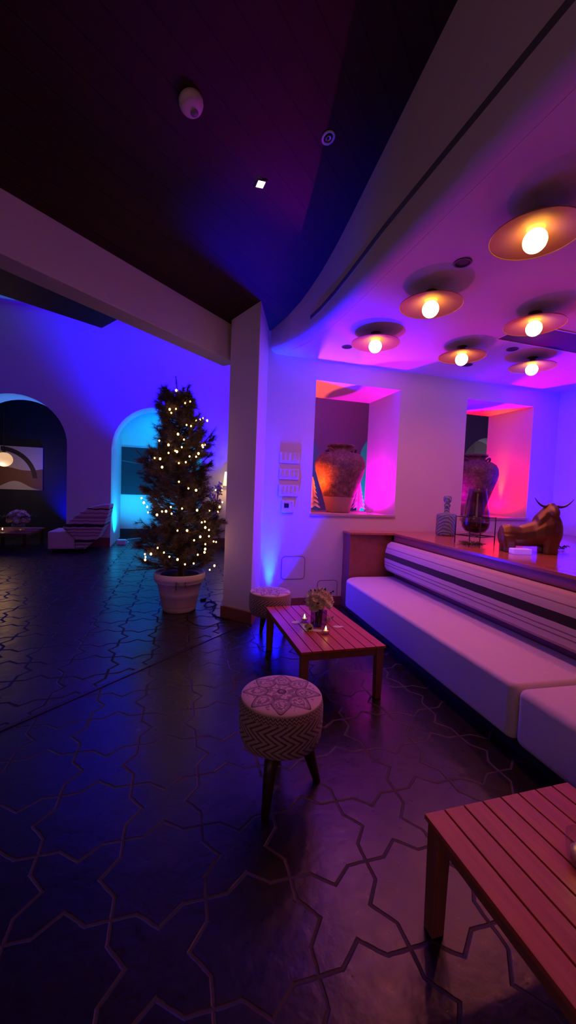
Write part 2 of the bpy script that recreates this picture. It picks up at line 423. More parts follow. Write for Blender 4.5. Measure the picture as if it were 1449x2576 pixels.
for x, y in sl:
    zc_ = 3.425 - max(0, y - 2.7) * .055
    v += [(x - .004, y, zc_ - .022), (x - .004, y, zc_ + .022), (x + .02, y, zc_ - .022), (x + .02, y, zc_ + .022)]
fs = []
for i in range(len(sl) - 1):
    a, c = 4 * i, 4 * i + 4; fs += [(a, a + 1, c + 1, c), (a + 2, c + 2, c + 3, a + 3), (a, c, c + 2, a + 2), (a + 1, a + 3, c + 3, c + 1)]
fs += [(0, 2, 3, 1), (4 * len(sl) - 4, 4 * len(sl) - 3, 4 * len(sl) - 1, 4 * len(sl) - 2)]
m.add(v, fs); slot = m.obj('trim_2_slot', plain('slot_grey', (.13, .14, .15), .5)); slot.parent = fas; slot.name = 'air_slot'

# sloped plank ceiling
Bq = -3.03
e0 = BN * Bq + BD * 4.05; e1 = BN * Bq + BD * -6.68
poly = [(e1.x, e1.y), (e0.x, e0.y), (1.2, 4.9)] + FC[::-1][1:] + [(1.43, -3.1), (-6.96, -3.1)]
pp = [];
for p in poly:
    if not pp or (abs(pp[-1][0] - p[0]) + abs(pp[-1][1] - p[1])) > 1e-3: pp.append(p)
m = MB(); n = len(pp)
m.add([(x, y, cz(x, y)) for x, y in pp] + [(x, y, cz(x, y) + .06) for x, y in pp],
      [tuple(range(n)), tuple(range(n, 2 * n))[::-1]] + [(i, (i + 1) % n, (i + 1) % n + n, i + n) for i in range(n)])
struct('ceiling', m, 'planks')
# diagonal white beam with the wall above it
b0 = -6.7; b1 = 3.99
def bpt(q, t): p = BN * q + BD * t; return (p.x, p.y)
m = MB(); m.prism([bpt(-3.03, b0), bpt(-3.03, b1 - .24), bpt(-3.255, b1 - .24), bpt(-3.255, b0)], 2.965, 3.40)
bm_ = struct('trim_3', m, 'plaster', bevel=.012); bm_['label'] = 'diagonal white beam'
m = MB(); m.prism([bpt(-3.10, b0), bpt(-3.10, b1 + .9), bpt(-3.25, b1 + .9), bpt(-3.25, b0)], 3.38, FARZ + .02)
struct('wall_over_beam', m, 'plaster')
# far room: ceiling, arcade wall with deep arched niches
m = MB(); m.box(-7.2, 12.2, -3.2, 12.2, FARZ + .0, FARZ + .08); struct('ceiling_far', m, 'plaster')
ARCH = [(-3.38, 1.06), (-.34, 1.045), (2.79, 1.045), (6.04, 1.045), (9.45, 1.05)]; ASP = 2.33
def arcade():
    m = MB(); N = 24; x = -7.0
    for cx, r in ARCH:
        m.add([(x, FARY, 0), (cx - r, FARY, 0), (cx - r, FARY, FARZ), (x, FARY, FARZ)], [(0, 1, 2, 3)])
        pts = [(cx - r * math.cos(PI * i / N), ASP + r * math.sin(PI * i / N)) for i in range(N + 1)]
        for i in range(N):
            (xa, za), (xb, zb) = pts[i], pts[i + 1]
            m.add([(xa, FARY, za), (xb, FARY, zb), (xb, FARY, FARZ), (xa, FARY, FARZ)], [(0, 1, 2, 3)])
        prof = [(cx - r, 0)] + pts + [(cx + r, 0)]
        for i in range(len(prof) - 1):
            (xa, za), (xb, zb) = prof[i], prof[i + 1]
            m.add([(xa, FARY, za), (xb, FARY, zb), (xb, FARM, zb), (xa, FARM, za)], [(0, 1, 2, 3)], 0 < i < len(prof) - 2)
        x = cx + r
    m.add([(x, FARY, 0), (12, FARY, 0), (12, FARY, FARZ), (x, FARY, FARZ)], [(0, 1, 2, 3)])
    return m
struct('wall_far', arcade(), 'plaster')
def arcade_back():
    m = MB(); N = 24; x = -7.0
    for cx, r in ARCH:
        m.add([(x, FARM, 0), (cx - r, FARM, 0), (cx - r, FARM, 4.2), (x, FARM, 4.2)], [(0, 1, 2, 3)])
        pts = [(cx - r * math.cos(PI * i / N), ASP + r * math.sin(PI * i / N)) for i in range(N + 1)]
        for i in range(N):
            (xa, za), (xb, zb) = pts[i], pts[i + 1]
            m.add([(xa, FARM, za), (xb, FARM, zb), (xb, FARM, 4.2), (xa, FARM, 4.2)], [(0, 1, 2, 3)])
        x = cx + r
    return m
struct('wall_far_rear', arcade_back(), 'plaster')
for i, (cx, r) in enumerate(ARCH):
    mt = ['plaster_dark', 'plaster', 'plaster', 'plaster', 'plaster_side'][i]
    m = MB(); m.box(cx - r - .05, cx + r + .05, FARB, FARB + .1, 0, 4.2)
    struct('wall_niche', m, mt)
    for x0, x1 in ((cx - r - .06, cx - r), (cx + r, cx + r + .06)):
        m = MB(); m.box(x0, x1, FARM, FARB, 0, 4.2); struct('wall_niche_side', m, mt)
    m = MB(); m.box(cx - r - .05, cx + r + .05, FARM, FARB, 4.1, 4.2); struct('ceiling_niche', m, mt)
    m = MB(); m.box(cx - r, cx + r, FARB - .02, FARB, 0, .24); struct('baseboard_niche', m, 'skirting_dark')
xs = [-7.0] + [v for cx, r in ARCH for v in (cx - r, cx + r)] + [12]
for i in range(0, len(xs), 2):
    m = MB(); m.box(xs[i], xs[i + 1], FARY - .02, FARY, 0, .22); struct('baseboard_far', m, 'skirting', bevel=.004)
# remaining enclosure, outside the frame
m = MB(); m.box(5.75, 5.9, -3.1, WY, 0, CEIL + .05); struct('wall_right', m, 'plaster')
m = MB(); m.box(-7.1, -7.0, -3.1, 12.1, 0, 5.4); struct('wall_left', m, 'plaster')
m = MB(); m.box(-7.1, 5.9, -3.2, -3.1, 0, 5.6); struct('wall_rear', m, 'plaster')
m = MB(); m.box(12, 12.1, 5.7, 12.1, 0, 5.4); struct('wall_far_right', m, 'plaster')
# dark timber drop box of the far ceiling
A = Vector((-1.147, 7.19, 0)); U = Vector((1.153, .733, 0)).normalized(); V = Vector((U.y, -U.x, 0))
m = MB(); m.prism([((A + U * a + V * w).x, (A + U * a + V * w).y) for a, w in ((-5.2, 0), (0, 0), (0, .95), (-5.2, .95))], 4.0, 4.35)
t_ = struct('trim_4', m, 'planks', bevel=.01); t_['label'] = 'dark timber ceiling box'
m = MB(); m.prism([((A + U * a + V * w).x, (A + U * a + V * w).y) for a, w in ((-5.2, .1), (-.1, .1), (-.1, .85), (-5.2, .85))], 4.34, FARZ + .01)
struct('trim_5', m, 'plaster_dark')

# ------------------------------------------------------------------ slatted tables
def slat_table(name, label, loc, L, group):
    t = thing(name, label, 'table', loc, 0, group)
    W = .65; n = 8; gap = .006; sw = (W - gap * (n - 1)) / n
    m = MB()
    for i in range(n):
        x = -W / 2 + i * (sw + gap); m.box(x, x + sw, -L / 2, L / 2, .382, .40)
    m.obj('tabletop', 'teak', t, bevel=.0015, bseg=1)
    m = MB()
    for sx in (-1, 1): m.box(min(sx * .285, sx * .303), max(sx * .285, sx * .303), -L / 2 + .05, L / 2 - .05, .325, .3815)
    for sy in (-1, 1): m.box(-.285, .285, min(sy * (L / 2 - .045), sy * (L / 2 - .025)), max(sy * (L / 2 - .045), sy * (L / 2 - .025)), .325, .3815)
    m.box(-.28, .28, -.02, .02, .345, .3815)
    m.obj('apron', 'teak_leg', t, bevel=.0015, bseg=1)
    for sx in (-1, 1):
        for sy in (-1, 1):
            cx, cy = sx * .289, sy * (L / 2 - .037); m = MB()
            m.add([(cx - .024, cy - .024, 0), (cx + .024, cy - .024, 0), (cx + .024, cy + .024, 0), (cx - .024, cy + .024, 0),
                   (cx - .028, cy - .028, .3815), (cx + .028, cy - .028, .3815), (cx + .028, cy + .028, .3815), (cx - .028, cy + .028, .3815)],
                  [(0, 3, 2, 1), (4, 5, 6, 7), (0, 1, 5, 4), (1, 2, 6, 5), (2, 3, 7, 6), (3, 0, 4, 7)])
            m.obj('leg', 'teak_leg', t, bevel=.003)
    return t
slat_table('coffee_table', 'slatted teak coffee table in the near right corner with only a candle', (1.192, .59, 0), 1.072, None)
slat_table('coffee_table', 'slatted teak coffee table beside the bench carrying the flower vase', (1.197, 3.055, 0), 1.075, None)

# ------------------------------------------------------------------ stools
def stool():
    t = thing('drum_stool', '', 'stool')
    m = MB(); m.lathe([(.0, .262), (.175, .255), (.196, .268), (.206, .30), (.211, .36), (.211, .43), (.207, .462), (.200, .474)], 72, caps=False)
    m.obj('seat_drum', 'stoolside', t)
    m = MB(); m.lathe([(.2015, .472), (.203, .476), (.199, .481), (.17, .486), (.10, .490), (.0, .492)], 72, caps=False)
    m.obj('seat_top', 'stooltop', t)
    for k in range(3):
        a = rad((-138, -21, 60)[k]) ; ca, sa = math.cos(a), math.sin(a); m = MB()
        m.tube([(ca * .12, sa * .12, .27), (ca * .155, sa * .155, .16), (ca * .205, sa * .205, .0)], [.036, .030, .018], 14)
        m.obj('leg', 'walnut', t)
    return t
s1 = stool(); s1.location = (.552, 1.868, 0); s1.rotation_euler = (0, 0, rad(16)); s1['label'] = 'patterned drum stool alone in the foreground, in front of the far coffee table'
copy_thing(s1, (.975, 3.845, 0), rad(40), 'patterned drum stool against the pillar, behind the far coffee table')
# ------------------------------------------------------------------ banquette
TH0 = -.060
def rpoly(x0, x1, y0, y1, rs, n=8):
    out = []
    for (cx, cy, a0, r) in ((x1, y1, 0, rs[0]), (x0, y1, 90, rs[1]), (x0, y0, 180, rs[2]), (x1, y0, 270, rs[3])):
        sx = 1 if cx == x1 else -1; sy = 1 if cy == y1 else -1
        if r <= 0: out.append((cx, cy)); continue
        for i in range(n + 1):
            a = rad(a0 + 90 * i / n); out.append((cx - sx * r + r * math.cos(a), cy - sy * r + r * math.sin(a)))
    return out
BA = (2.068, 4.42, 0)
def blocal(y0, y1, rs, name, label):
    m = MB(); m.prism(rpoly(0, .74, y0, y1, rs), .105, .435, True)
    o = m.obj(name, 'linen', None, BA, (0, 0, TH0), bevel=.045, bseg=5)
    return tag(o, label, 'cushion', 'white bench seat cushions')
blocal(-2.665, .19, (.03, .26, .05, .05), 'seat_cushion', 'long white bench seat cushion running back to the wooden end panel')
blocal(-5.2, -2.68, (.05, .05, .05, .05), 'seat_cushion', 'white bench seat cushion nearest the camera, cut off by the right edge')
m = MB(); m.box(.10, .735, -5.2, .17, 0, .104)
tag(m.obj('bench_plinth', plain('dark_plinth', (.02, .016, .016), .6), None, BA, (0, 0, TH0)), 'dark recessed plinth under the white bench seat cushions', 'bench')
# striped back cushion, leaning
m = MB(); prof = []
for (x, z) in ((.605, .525), (.585, .56), (.575, .66), (.585, .78), (.61, .87), (.65, .895), (.70, .89), (.715, .80), (.715, .56), (.68, .515)):
    prof.append((x, z))
ys = [-5.2, .135, .16, .175]; sc_ = [1, 1, .93, .70]; v = []; cxp = sum(p[0] for p in prof) / len(prof); czp = sum(p[1] for p in prof) / len(prof)
for y, k in zip(ys, sc_):
    for x, z in prof: v.append((cxp + (x - cxp) * k, y, czp + (z - czp) * k))
nn = len(prof); fs = []
for r_ in range(len(ys) - 1):
    for i in range(nn): j = (i + 1) % nn; fs.append((r_ * nn + i, r_ * nn + j, (r_ + 1) * nn + j, (r_ + 1) * nn + i))
m.add(v, fs + [tuple(range(nn)), tuple(range(3 * nn, 4 * nn))[::-1]], True)
tag(m.obj('back_cushion', 'backstripe', None, BA, (0, 0, TH0)), 'long striped bench back cushion, pale with a black band', 'cushion')
# mahogany counter behind the bench
ct = thing('bar_counter', 'wide mahogany ledge behind the striped cushion, holding bottle, vase and bull', 'counter', BA, TH0)
def toL(x, y):
    dx, dy = x - BA[0], y - BA[1]; c, s = math.cos(-TH0), math.sin(-TH0); return (dx * c - dy * s, dx * s + dy * c)
m = MB(); m.prism([(.705, -5.6), toL(5.74, -1.0), toL(5.74, WY - .001), toL(2.19, WY - .001), toL(2.19, 4.615), (.705, .185)], .972, 1.0)
m.obj('countertop', 'counter', ct, bevel=.003)
m = MB(); m.box(.742, .78, -5.6, .19, 0, .9715); m.obj('front_panel', 'counter_side', ct)
m = MB(); m.box(.715, .7415, -5.6, .185, .895, .9715); m.obj('edge_band', 'counter_side', ct)
m = MB(); q = [toL(2.205, WY - .002), toL(2.205, 4.635), toL(2.80, 4.635), toL(2.80, WY - .002)]
m.prism(q, 0, .9715); m.obj('end_panel', 'counter_side', ct, bevel=.003)

# ------------------------------------------------------------------ things on the counter
CT = 1.0
t = thing('glass_bottle', 'blue rippled glass bottle with tall stopper on the wooden ledge', 'bottle', (3.42, 4.36, CT))
m = MB(); m.lathe([(0, 0), (.105, 0), (.122, .012), (.125, .03), (.124, .25), (.118, .272), (.09, .285), (.042, .292), (.034, .305), (.033, .36), (.040, .385), (.036, .41), (.030, .41), (.026, .36), (.028, .30), (.08, .275), (.110, .262), (.114, .03), (0, .015)], 40, caps=False)
m.obj('bottle_body', 'glass_blue', t)
m = MB(); m.lathe([(0, .395), (.026, .40), (.028, .42), (.040, .43), (.050, .455), (.050, .49), (.040, .51), (0, .516)], 24, caps=False)
m.obj('stopper', 'glass_blue', t)
t = thing('vase_on_stand', 'smoky glass vase in a black wire stand on the ledge, before the far jar', 'vase', (3.22, 3.62, CT), rad(18))
m = MB(); m.lathe([(.0, .10), (.06, .105), (.105, .13), (.135, .175), (.145, .23), (.135, .32), (.115, .44), (.098, .55), (.094, .60), (.090, .60), (.094, .55), (.111, .44), (.131, .32), (.141, .23), (.131, .178), (.10, .135), (0, .11)], 40, caps=False)
m.obj('vase', glass('smoky_glass', (.74, .70, .74)), t)
m = MB(); m.lathe([(0, .112), (.10, .137), (.128, .178), (.136, .225), (.12, .235), (0, .238)], 32, caps=False); m.obj('filling', 'wine', t)
m = MB(); S = .145
for sx in (-1, 1):
    for sy in (-1, 1): m.tube([(sx * S, sy * S, 0), (sx * S, sy * S, .30)], .006, 6)
for a, b_ in (((-S, -S), (S, -S)), ((S, -S), (S, S)), ((S, S), (-S, S)), ((-S, S), (-S, -S)), ((-S, -S), (S, S)), ((-S, S), (S, -S))):
    m.tube([(a[0], a[1], .085), (b_[0], b_[1], .085)], .005, 6)
m.lathe([(.146, .285), (.150, .285), (.150, .295), (.146, .295), (.146, .285)], 32, caps=False)
for k in range(4):
    a = PI / 4 + k * PI / 2; m.tube([(math.cos(a) * .148, math.sin(a) * .148, .29), (math.cos(a) * .205, math.sin(a) * .205, .29)], .005, 6)
m.obj('wire_stand', 'metal_black', t)
def sprig(name, label, loc, R, n, seed):
    rnd = random.Random(seed); m = MB()
    for i in range(n):
        a = rnd.uniform(0, 2 * PI); r0 = rnd.uniform(0, R * .5); L = rnd.uniform(.3, .8) * R; tilt = rnd.uniform(.05, .5)
        p = Vector((math.cos(a) * r0 * 1.5, math.sin(a) * r0, .006 + rnd.uniform(0, .03))); a2 = a + rnd.uniform(-1, 1)
        q = p + Vector((math.cos(a2) * L * 1.4, math.sin(a2) * L, L * tilt * rnd.uniform(-.2, 1)))
        q.z = max(q.z, .005); mid = (p + q) / 2 + Vector((0, 0, .012)); m.tube([p, mid, q], [.0035, .003, .0015], 4)
        for k in range(7):
            c = p.lerp(q, rnd.random()); d = Vector((rnd.uniform(-1, 1), rnd.uniform(-1, 1), rnd.uniform(0, .8))).normalized() * rnd.uniform(.012, .03)
            sdv = d.cross(Vector((0, 0, 1))).normalized() * .003
            m.add([c - sdv, c + sdv, c + d], [(0, 1, 2)])
    return tag(m.obj(name, 'dry', None, loc), label, 'foliage')
sprig('dried_sprig', 'clump of dried greenery on the ledge in front of the wire stand', (2.98, 3.37, CT + .001), .11, 60, 4)
sprig('dried_sprig', 'small dried sprig on the ledge behind the bull', (3.86, 3.12, CT + .001), .06, 26, 9)
# bull
bt = thing('bull_sculpture', 'faceted bronze bull figure with long curved horns on the wooden ledge', 'sculpture', (3.30, 2.98, CT), rad(-24))
def bull_body():
    bm = bmesh.new()
    def ring(cx, cz, hw, hh, n=10, tilt=0, top=.75):
        vs = []
        for i in range(n):
            a = 2 * PI * i / n + PI / n; w = hw * (top + (1 - top) * (1 - max(0, math.sin(a))))
            x = -math.sin(a) * hh * math.sin(tilt); vs.append(bm.verts.new((cx + x, w * math.cos(a), cz + hh * math.sin(a) * math.cos(tilt))))
        return vs
    def loft(rings):
        for a, b in zip(rings, rings[1:]):
            n = len(a)
            for i in range(n): j = (i + 1) % n; bm.faces.new((a[i], a[j], b[j], b[i]))
        bm.faces.new(rings[0][::-1]); bm.faces.new(rings[-1])
    # trunk from rump (-x) to chest (+x)
    loft([ring(-.285, .155, .05, .06), ring(-.27, .155, .085, .098), ring(-.21, .16, .098, .108), ring(-.11, .155, .095, .10), ring(0, .175, .10, .12),
          ring(.08, .215, .115, .155), ring(.16, .235, .118, .175), ring(.22, .23, .10, .16), ring(.255, .22, .06, .11)])
    # neck and head hump
    loft([ring(.03, .29, .085, .07), ring(.09, .35, .08, .085), ring(.145, .41, .062, .075), ring(.185, .43, .045, .055), ring(.215, .41, .028, .032)])
    # head turned to the side, muzzle tapering down in front of the chest
    g = bmesh.ops.create_icosphere(bm, subdivisions=3, radius=1)
    for v_ in g['verts']: v_.co = Vector((.165 + .048 * v_.co.x, -.045 + .07 * v_.co.y, .405 + .055 * v_.co.z - .03 * max(0, -v_.co.y)))
    def leg(x0, x1, y, w0, w1, zt):
        vs = []
        for (z, xx, hw, hy) in ((0, x0, w0, .036), (.06, x0, w0 * .95, .036), (zt * .6, (x0 + x1) / 2, (w0 + w1) / 2, .042), (zt, x1, w1, .05)):
            vs.append([bm.verts.new((xx + sx * hw, y + sy * hy, z)) for sx, sy in ((-1, -.6), (-.6, -1), (.6, -1), (1, -.6), (1, .6), (.6, 1), (-.6, 1), (-1, .6))])
        for a, b in zip(vs, vs[1:]):
            for i in range(8): j = (i + 1) % 8; bm.faces.new((a[i], a[j], b[j], b[i]))
        bm.faces.new(vs[0][::-1]); bm.faces.new(vs[-1])
    leg(-.205, -.22, .05, .052, .06, .16); leg(-.205, -.22, -.05, .052, .06, .16)
    leg(.155, .16, .06, .06, .072, .2); leg(.155, .16, -.06, .06, .072, .2)
    bmesh.ops.recalc_face_normals(bm, faces=bm.faces)
    me = bpy.data.meshes.new('body'); bm.to_mesh(me); bm.free(); me.materials.append(M['bull'])
    o = bpy.data.objects.new('body', me); COL.objects.link(o); o.parent = bt
    r = o.modifiers.new('remesh', 'REMESH'); r.mode = 'VOXEL'; r.voxel_size = .009; r.use_smooth_shade = True
    s = o.modifiers.new('smooth', 'SMOOTH'); s.iterations = 4; s.factor = .5
    return o
bull_body()
for sy in (-1, 1):
    m = MB(); pts = []
    for k in range(9):
        u = k / 8; pts.append((.168 + sy * (.03 + .14 * u), -.01 - .02 * u, .452 - .022 * math.sin(PI * u * .8) + .085 * u * u))
    m.tube(pts, [.017, .0155, .014, .0125, .011, .0095, .008, .006, .003], 10); m.obj('horn', 'bull', bt)
m = MB(); m.prism(rpoly(-.09, .09, -.045, .045, (.02,) * 4, 4), 0, .05)
tag(m.obj('light_box', emis('violet_light_box', (.25, .06, 1), .7), None, (3.10, 2.90, CT + .001), (0, 0, rad(-14)), bevel=.008), 'small white light box on the ledge under the bull belly', 'light')

# ------------------------------------------------------------------ jars in the window niches
SZ = WZ0 + .029
def jar(label, loc, rz):
    t = thing('clay_jar', label, 'jar', loc, rz)
    m = MB(); m.lathe([(.0, 0), (.155, 0), (.172, .02), (.195, .12), (.245, .28), (.30, .44), (.345, .58), (.358, .66), (.35, .73), (.315, .795), (.25, .838), (.185, .853), (.160, .862), (.155, .885), (.155, .905), (.172, .918), (.192, .93), (.196, .945), (.188, .958), (.165, .958), (.140, .94), (.135, .88), (.20, .82), (.15, .8), (0, .8)], 64, caps=False)
    m.obj('jar_body', 'clay', t)
    for k in range(4):
        a = k * PI / 2; c = Vector((math.cos(a), math.sin(a), 0)); s = Vector((-c.y, c.x, 0)); m = MB()
        pts = [c * (.215 + .035 * math.sin(PI * i / 8)) + s * (.045 * math.cos(PI * i / 8)) + Vector((0, 0, .84 + .05 * math.sin(PI * i / 8))) for i in range(9)]
        m.tube(pts, .014, 8); m.obj('lug_handle', 'clay', t)
    return t
j1 = jar('tall weathered clay jar with lug handles in the left window niche', (2.29, 5.27, SZ), rad(-60))
copy_thing(j1, (4.575, 5.25, SZ), rad(-75), 'tall weathered clay jar in the right window niche, behind the wire stand')
def fir(label, loc, h, r, seed):
    t = thing('fir_ornament', label, 'ornament', loc)
    m = MB(); n = 6; rnd = random.Random(seed)
    for k in range(n):
        z0 = h * (.14 + .8 * k / n); rr = r * (1 - .80 * k / n); z1 = z0 + h * .86 / n * 1.25
        N = 14; v = [(rr * (1 if i % 2 == 0 else .62) * math.cos(2 * PI * i / N), rr * (1 if i % 2 == 0 else .62) * math.sin(2 * PI * i / N), z0 - (.02 if i % 2 == 0 else -.012)) for i in range(N)]
        v += [(rr * .30 * math.cos(2 * PI * i / N), rr * .30 * math.sin(2 * PI * i / N), z1) for i in range(N)]
        m.add(v, [(i, (i + 1) % N, (i + 1) % N + N, i + N) for i in range(N)] + [tuple(range(N))[::-1], tuple(range(N, 2 * N))])
    m.lathe([(0, h * .93), (.012, h * .93), (0, h)], 8, caps=False); m.obj('tree_tiers', 'red_fir', t)
    m = MB(); m.lathe([(.0, 0), (.055, 0), (.055, .012), (.018, .02), (.018, h * .2), (0, h * .2)], 16, caps=False); m.obj('stem', 'red_fir', t)
    return t
fir('jagged fir tree ornament lit red at the left side of the left jar', (1.93, 5.42, SZ), .50, .16, 1)
fir('jagged fir tree ornament lit magenta at the right side of the left jar', (2.73, 5.52, SZ), .46, .12, 2)
def votive(label, loc, lit, mat='glass', s=1.0):
    t = thing('votive_glass', label, 'candle holder', loc)
    m = MB(); m.lathe([(0, 0), (.026 * s, 0), (.031 * s, .01 * s), (.036 * s, .06 * s), (.034 * s, .06 * s), (.0285 * s, .012 * s), (0, .009 * s)], 28, caps=False)
    m.obj('glass_cup', mat, t)
    m = MB(); m.lathe([(0, .0115 * s), (.023 * s, .0125 * s), (.024 * s, .028 * s), (0, .028 * s)], 20, caps=False); m.obj('wax', 'wax', t)
    if lit:
        m = MB(); m.lathe([(0, .030 * s), (.006 * s, .036 * s), (.0075 * s, .042 * s), (.004 * s, .054 * s), (0, .066 * s)], 10, caps=False); m.obj('flame', 'flame', t)
    return t
votive('small clear glass votive on the sill right of the left jar', (2.66, 5.02, SZ), False, s=1.5)

# ------------------------------------------------------------------ things on the far coffee table
TT = .4005
def flowers(t, n, R, zc, seed, sz=.045):
    rnd = random.Random(seed)
    m = MB(); ml = MB()
    for i in range(n):
        a = i * 2.39996; h = 1 - (i + .5) / n * 1.25; rr = math.sqrt(max(0, 1 - h * h))
        c = Vector((math.cos(a) * rr * R, math.sin(a) * rr * R, zc + h * R * .85)); nrm = (c - Vector((0, 0, zc - R * .4))).normalized()
        s = sz * rnd.uniform(.8, 1.2)
        m.sphere(c - nrm * s * .25, s * .62, 10, 6)
        for layer in range(3):
            for k in range(8):
                b = k * PI / 4 + layer * .5 + rnd.uniform(-.2, .2); tx = nrm.orthogonal().normalized(); ty = nrm.cross(tx)
                d = tx * math.cos(b) + ty * math.sin(b); side = nrm.cross(d).normalized()
                L = s * (1 - .22 * layer); up = nrm * (.12 + .26 * layer) * s
                p0 = c - nrm * s * .2; p1 = c + d * L * .55 + up * .4; p2 = c + d * L + up; w = L * .42
                m.add([p0, p1 - side * w, p1 + side * w, p2 - side * w * .6, p2 + side * w * .6, p2 + nrm * L * .15 + d * L * .05], [(0, 1, 2), (1, 3, 4, 2), (3, 5, 4)], True)
        if i % 2 == 0:
            tx = nrm.orthogonal().normalized(); d = (nrm + tx * rnd.uniform(-1, 1)).normalized(); side = nrm.cross(d).normalized() * .013
            p = c - nrm * s * .1 + tx * s * .7; ml.add([p, p + d * .025 + side, p + d * .055, p + d * .025 - side], [(0, 1, 2, 3)])
    m.obj('blossoms', 'petal', t); ml.obj('leaves', 'leaf', t)
t = thing('flower_vase', 'square glass vase of cream flowers in the middle of the far coffee table', 'vase', (1.185, 3.02, TT), rad(25))
m = MB(); q = .048
m.prism(rpoly(-q, q, -q, q, (.008,) * 4, 3), 0, .008)
for (x0, x1, y0, y1) in ((-q, q, -q, -q + .004), (-q, q, q - .004, q), (-q, -q + .004, -q + .004, q - .004), (q - .004, q, -q + .004, q - .004)): m.box(x0, x1, y0, y1, .008, .13)
m.obj('glass_vase', 'glass_purple', t)
m = MB()
for k in range(14):
    a = k * 2.4; m.tube([(math.cos(a) * .025, math.sin(a) * .025, .012), (math.cos(a + .8) * .03, math.sin(a + .8) * .03, .14)], .0035, 5)
m.obj('stems', 'leaf', t)
flowers(t, 26, .088, .20, 5, .046)
votive('lit votive left of the flower vase, at the back of the far coffee table', (1.10, 3.13, TT), True)
votive('lit votive in front of the flower vase on the far coffee table', (1.17, 2.82, TT), True)
def petal_disc(label, loc, rz, a=.05, b=.03):
    m = MB(); N = 28; pts = []
    for i in range(N):
        t_ = 2 * PI * i / N; x = a * math.cos(t_); y = b * math.sin(t_) * (1 - .25 * math.cos(t_)); pts.append((x, y))
    m.prism(pts, 0, .0015)
    return tag(m.obj('loose_petal', 'petal', None, loc, (0, 0, rz)), label, 'petal')
petal_disc('loose pale petal on the far coffee table, left of the vase', (1.03, 3.12, TT + .001), rad(20))
petal_disc('loose pale petal touching the front of the flower vase', (1.135, 2.90, TT + .001), rad(-20), .045, .028)
petal_disc('loose pale petal on the far coffee table, right of the vase', (1.335, 2.955, TT + .001), rad(-10), .045, .024)
t = thing('fallen_blossom', 'single cream blossom lying on the far coffee table in front of the vase', 'flower', (1.068, 2.93, TT))
flowers(t, 3, .018, .022, 8, .026)
t = thing('fallen_blossom', 'small pale sprig of blossom lying behind the right side of the vase', 'flower', (1.30, 3.09, TT))
flowers(t, 2, .014, .018, 12, .02)
# the near table candle
votive('lit votive in round glass on the near coffee table at the right edge', (1.225, .845, TT), True, 'glass', 1.35)

# ------------------------------------------------------------------ ceiling fittings
def disc_lamp():
    t = thing('disc_lamp', '', 'lamp')
    prof = [(.0, .052)]; n = 22
    for k in range(n + 1):
        r = .05 + (.245 - .05) * k / n; z = .048 - .040 * (k / n) ** 1.3
        prof += [(r - .003, z + .0018), (r + .003, z - .0018)]
    prof += [(.2485, .004), (.2485, .010)]
    top = [(.22, .018), (.10, .052), (.0, .060)]
    m = MB(); m.lathe(prof + top, 64, caps=False); m.obj('shade', 'disc', t)
    m = MB(); m.lathe([(0, .061), (.03, .061), (.03, .095), (.055, .100), (.055, .114), (0, .114)], 24, caps=False); m.obj('canopy', 'walnut', t)
    m = MB(); m.sphere((0, 0, -.022), .066, 24, 16); m.obj('bulb', 'lampglow', t)
    return t
LAMPS = [(2.03, 1.95, 'largest glowing disc lamp, nearest the camera at the right edge'),
         (2.005, 2.91, 'glowing disc ceiling lamp, second along the curved fascia'),
         (1.995, 3.82, 'glowing disc ceiling lamp nearest the pillar, above the left window'),
         (3.06, 3.81, 'glowing disc ceiling lamp in the far row, centre one of three'),
         (3.075, 2.90, 'glowing disc ceiling lamp just in front of the dark ceiling vent'),
         (4.03, 3.79, 'glowing disc ceiling lamp farthest right, above the right window')]
base = disc_lamp(); LZ = 3.055
for i, (x, y, lb) in enumerate(LAMPS):
    if i == 0: base.location = (x, y, LZ); base['label'] = lb; base['group'] = 'disc lamps on the lounge ceiling'
    else: copy_thing(base, (x, y, LZ), 0, lb, 'disc lamps on the lounge ceiling')
def can(label, loc, r, name='recessed_spot'):
    t = thing(name, label, 'ceiling spot', loc)
    m = MB(); m.lathe([(r, -.001), (r, -.006), (r * .82, -.006), (r * .80, -.0012), (r, -.001)], 32, caps=False); m.obj('trim_ring', plain('dark_ring', (.10, .08, .09), .5), t)
    m = MB(); m.lathe([(0, -.0035), (r * .80, -.0015)], 32, caps=False); m.obj('baffle', 'dark', t)
    return t
can('dark recessed ceiling spot beside the nearest disc lamp', (1.95, 2.478, CEIL), .062)
can('dark recessed ceiling spot left of the lamp nearest the pillar', (1.885, 4.29, CEIL), .062)
can('dark recessed ceiling spot below the centre far disc lamp', (3.53, 4.28, CEIL), .062)
can('dark recessed ceiling spot by the left corner of the vent', (3.60, 3.66, CEIL), .062)
t = thing('ceiling_vent', 'dark rectangular ceiling vent with white rim above the far lamps', 'vent', (4.0, 3.285, CEIL), rad(0))
m = MB(); m.box(-.78, .78, -.19, .19, -.004, -.001); m.obj('grille', 'dark', t)
m = MB()
for a in ((-.80, .80, .19, .205), (-.80, .80, -.205, -.19), (-.80, -.78, -.19, .19), (.78, .80, -.19, .19)): m.box(a[0], a[1], a[2], a[3], -.010, -.001)
m.obj('frame', 'white', t)
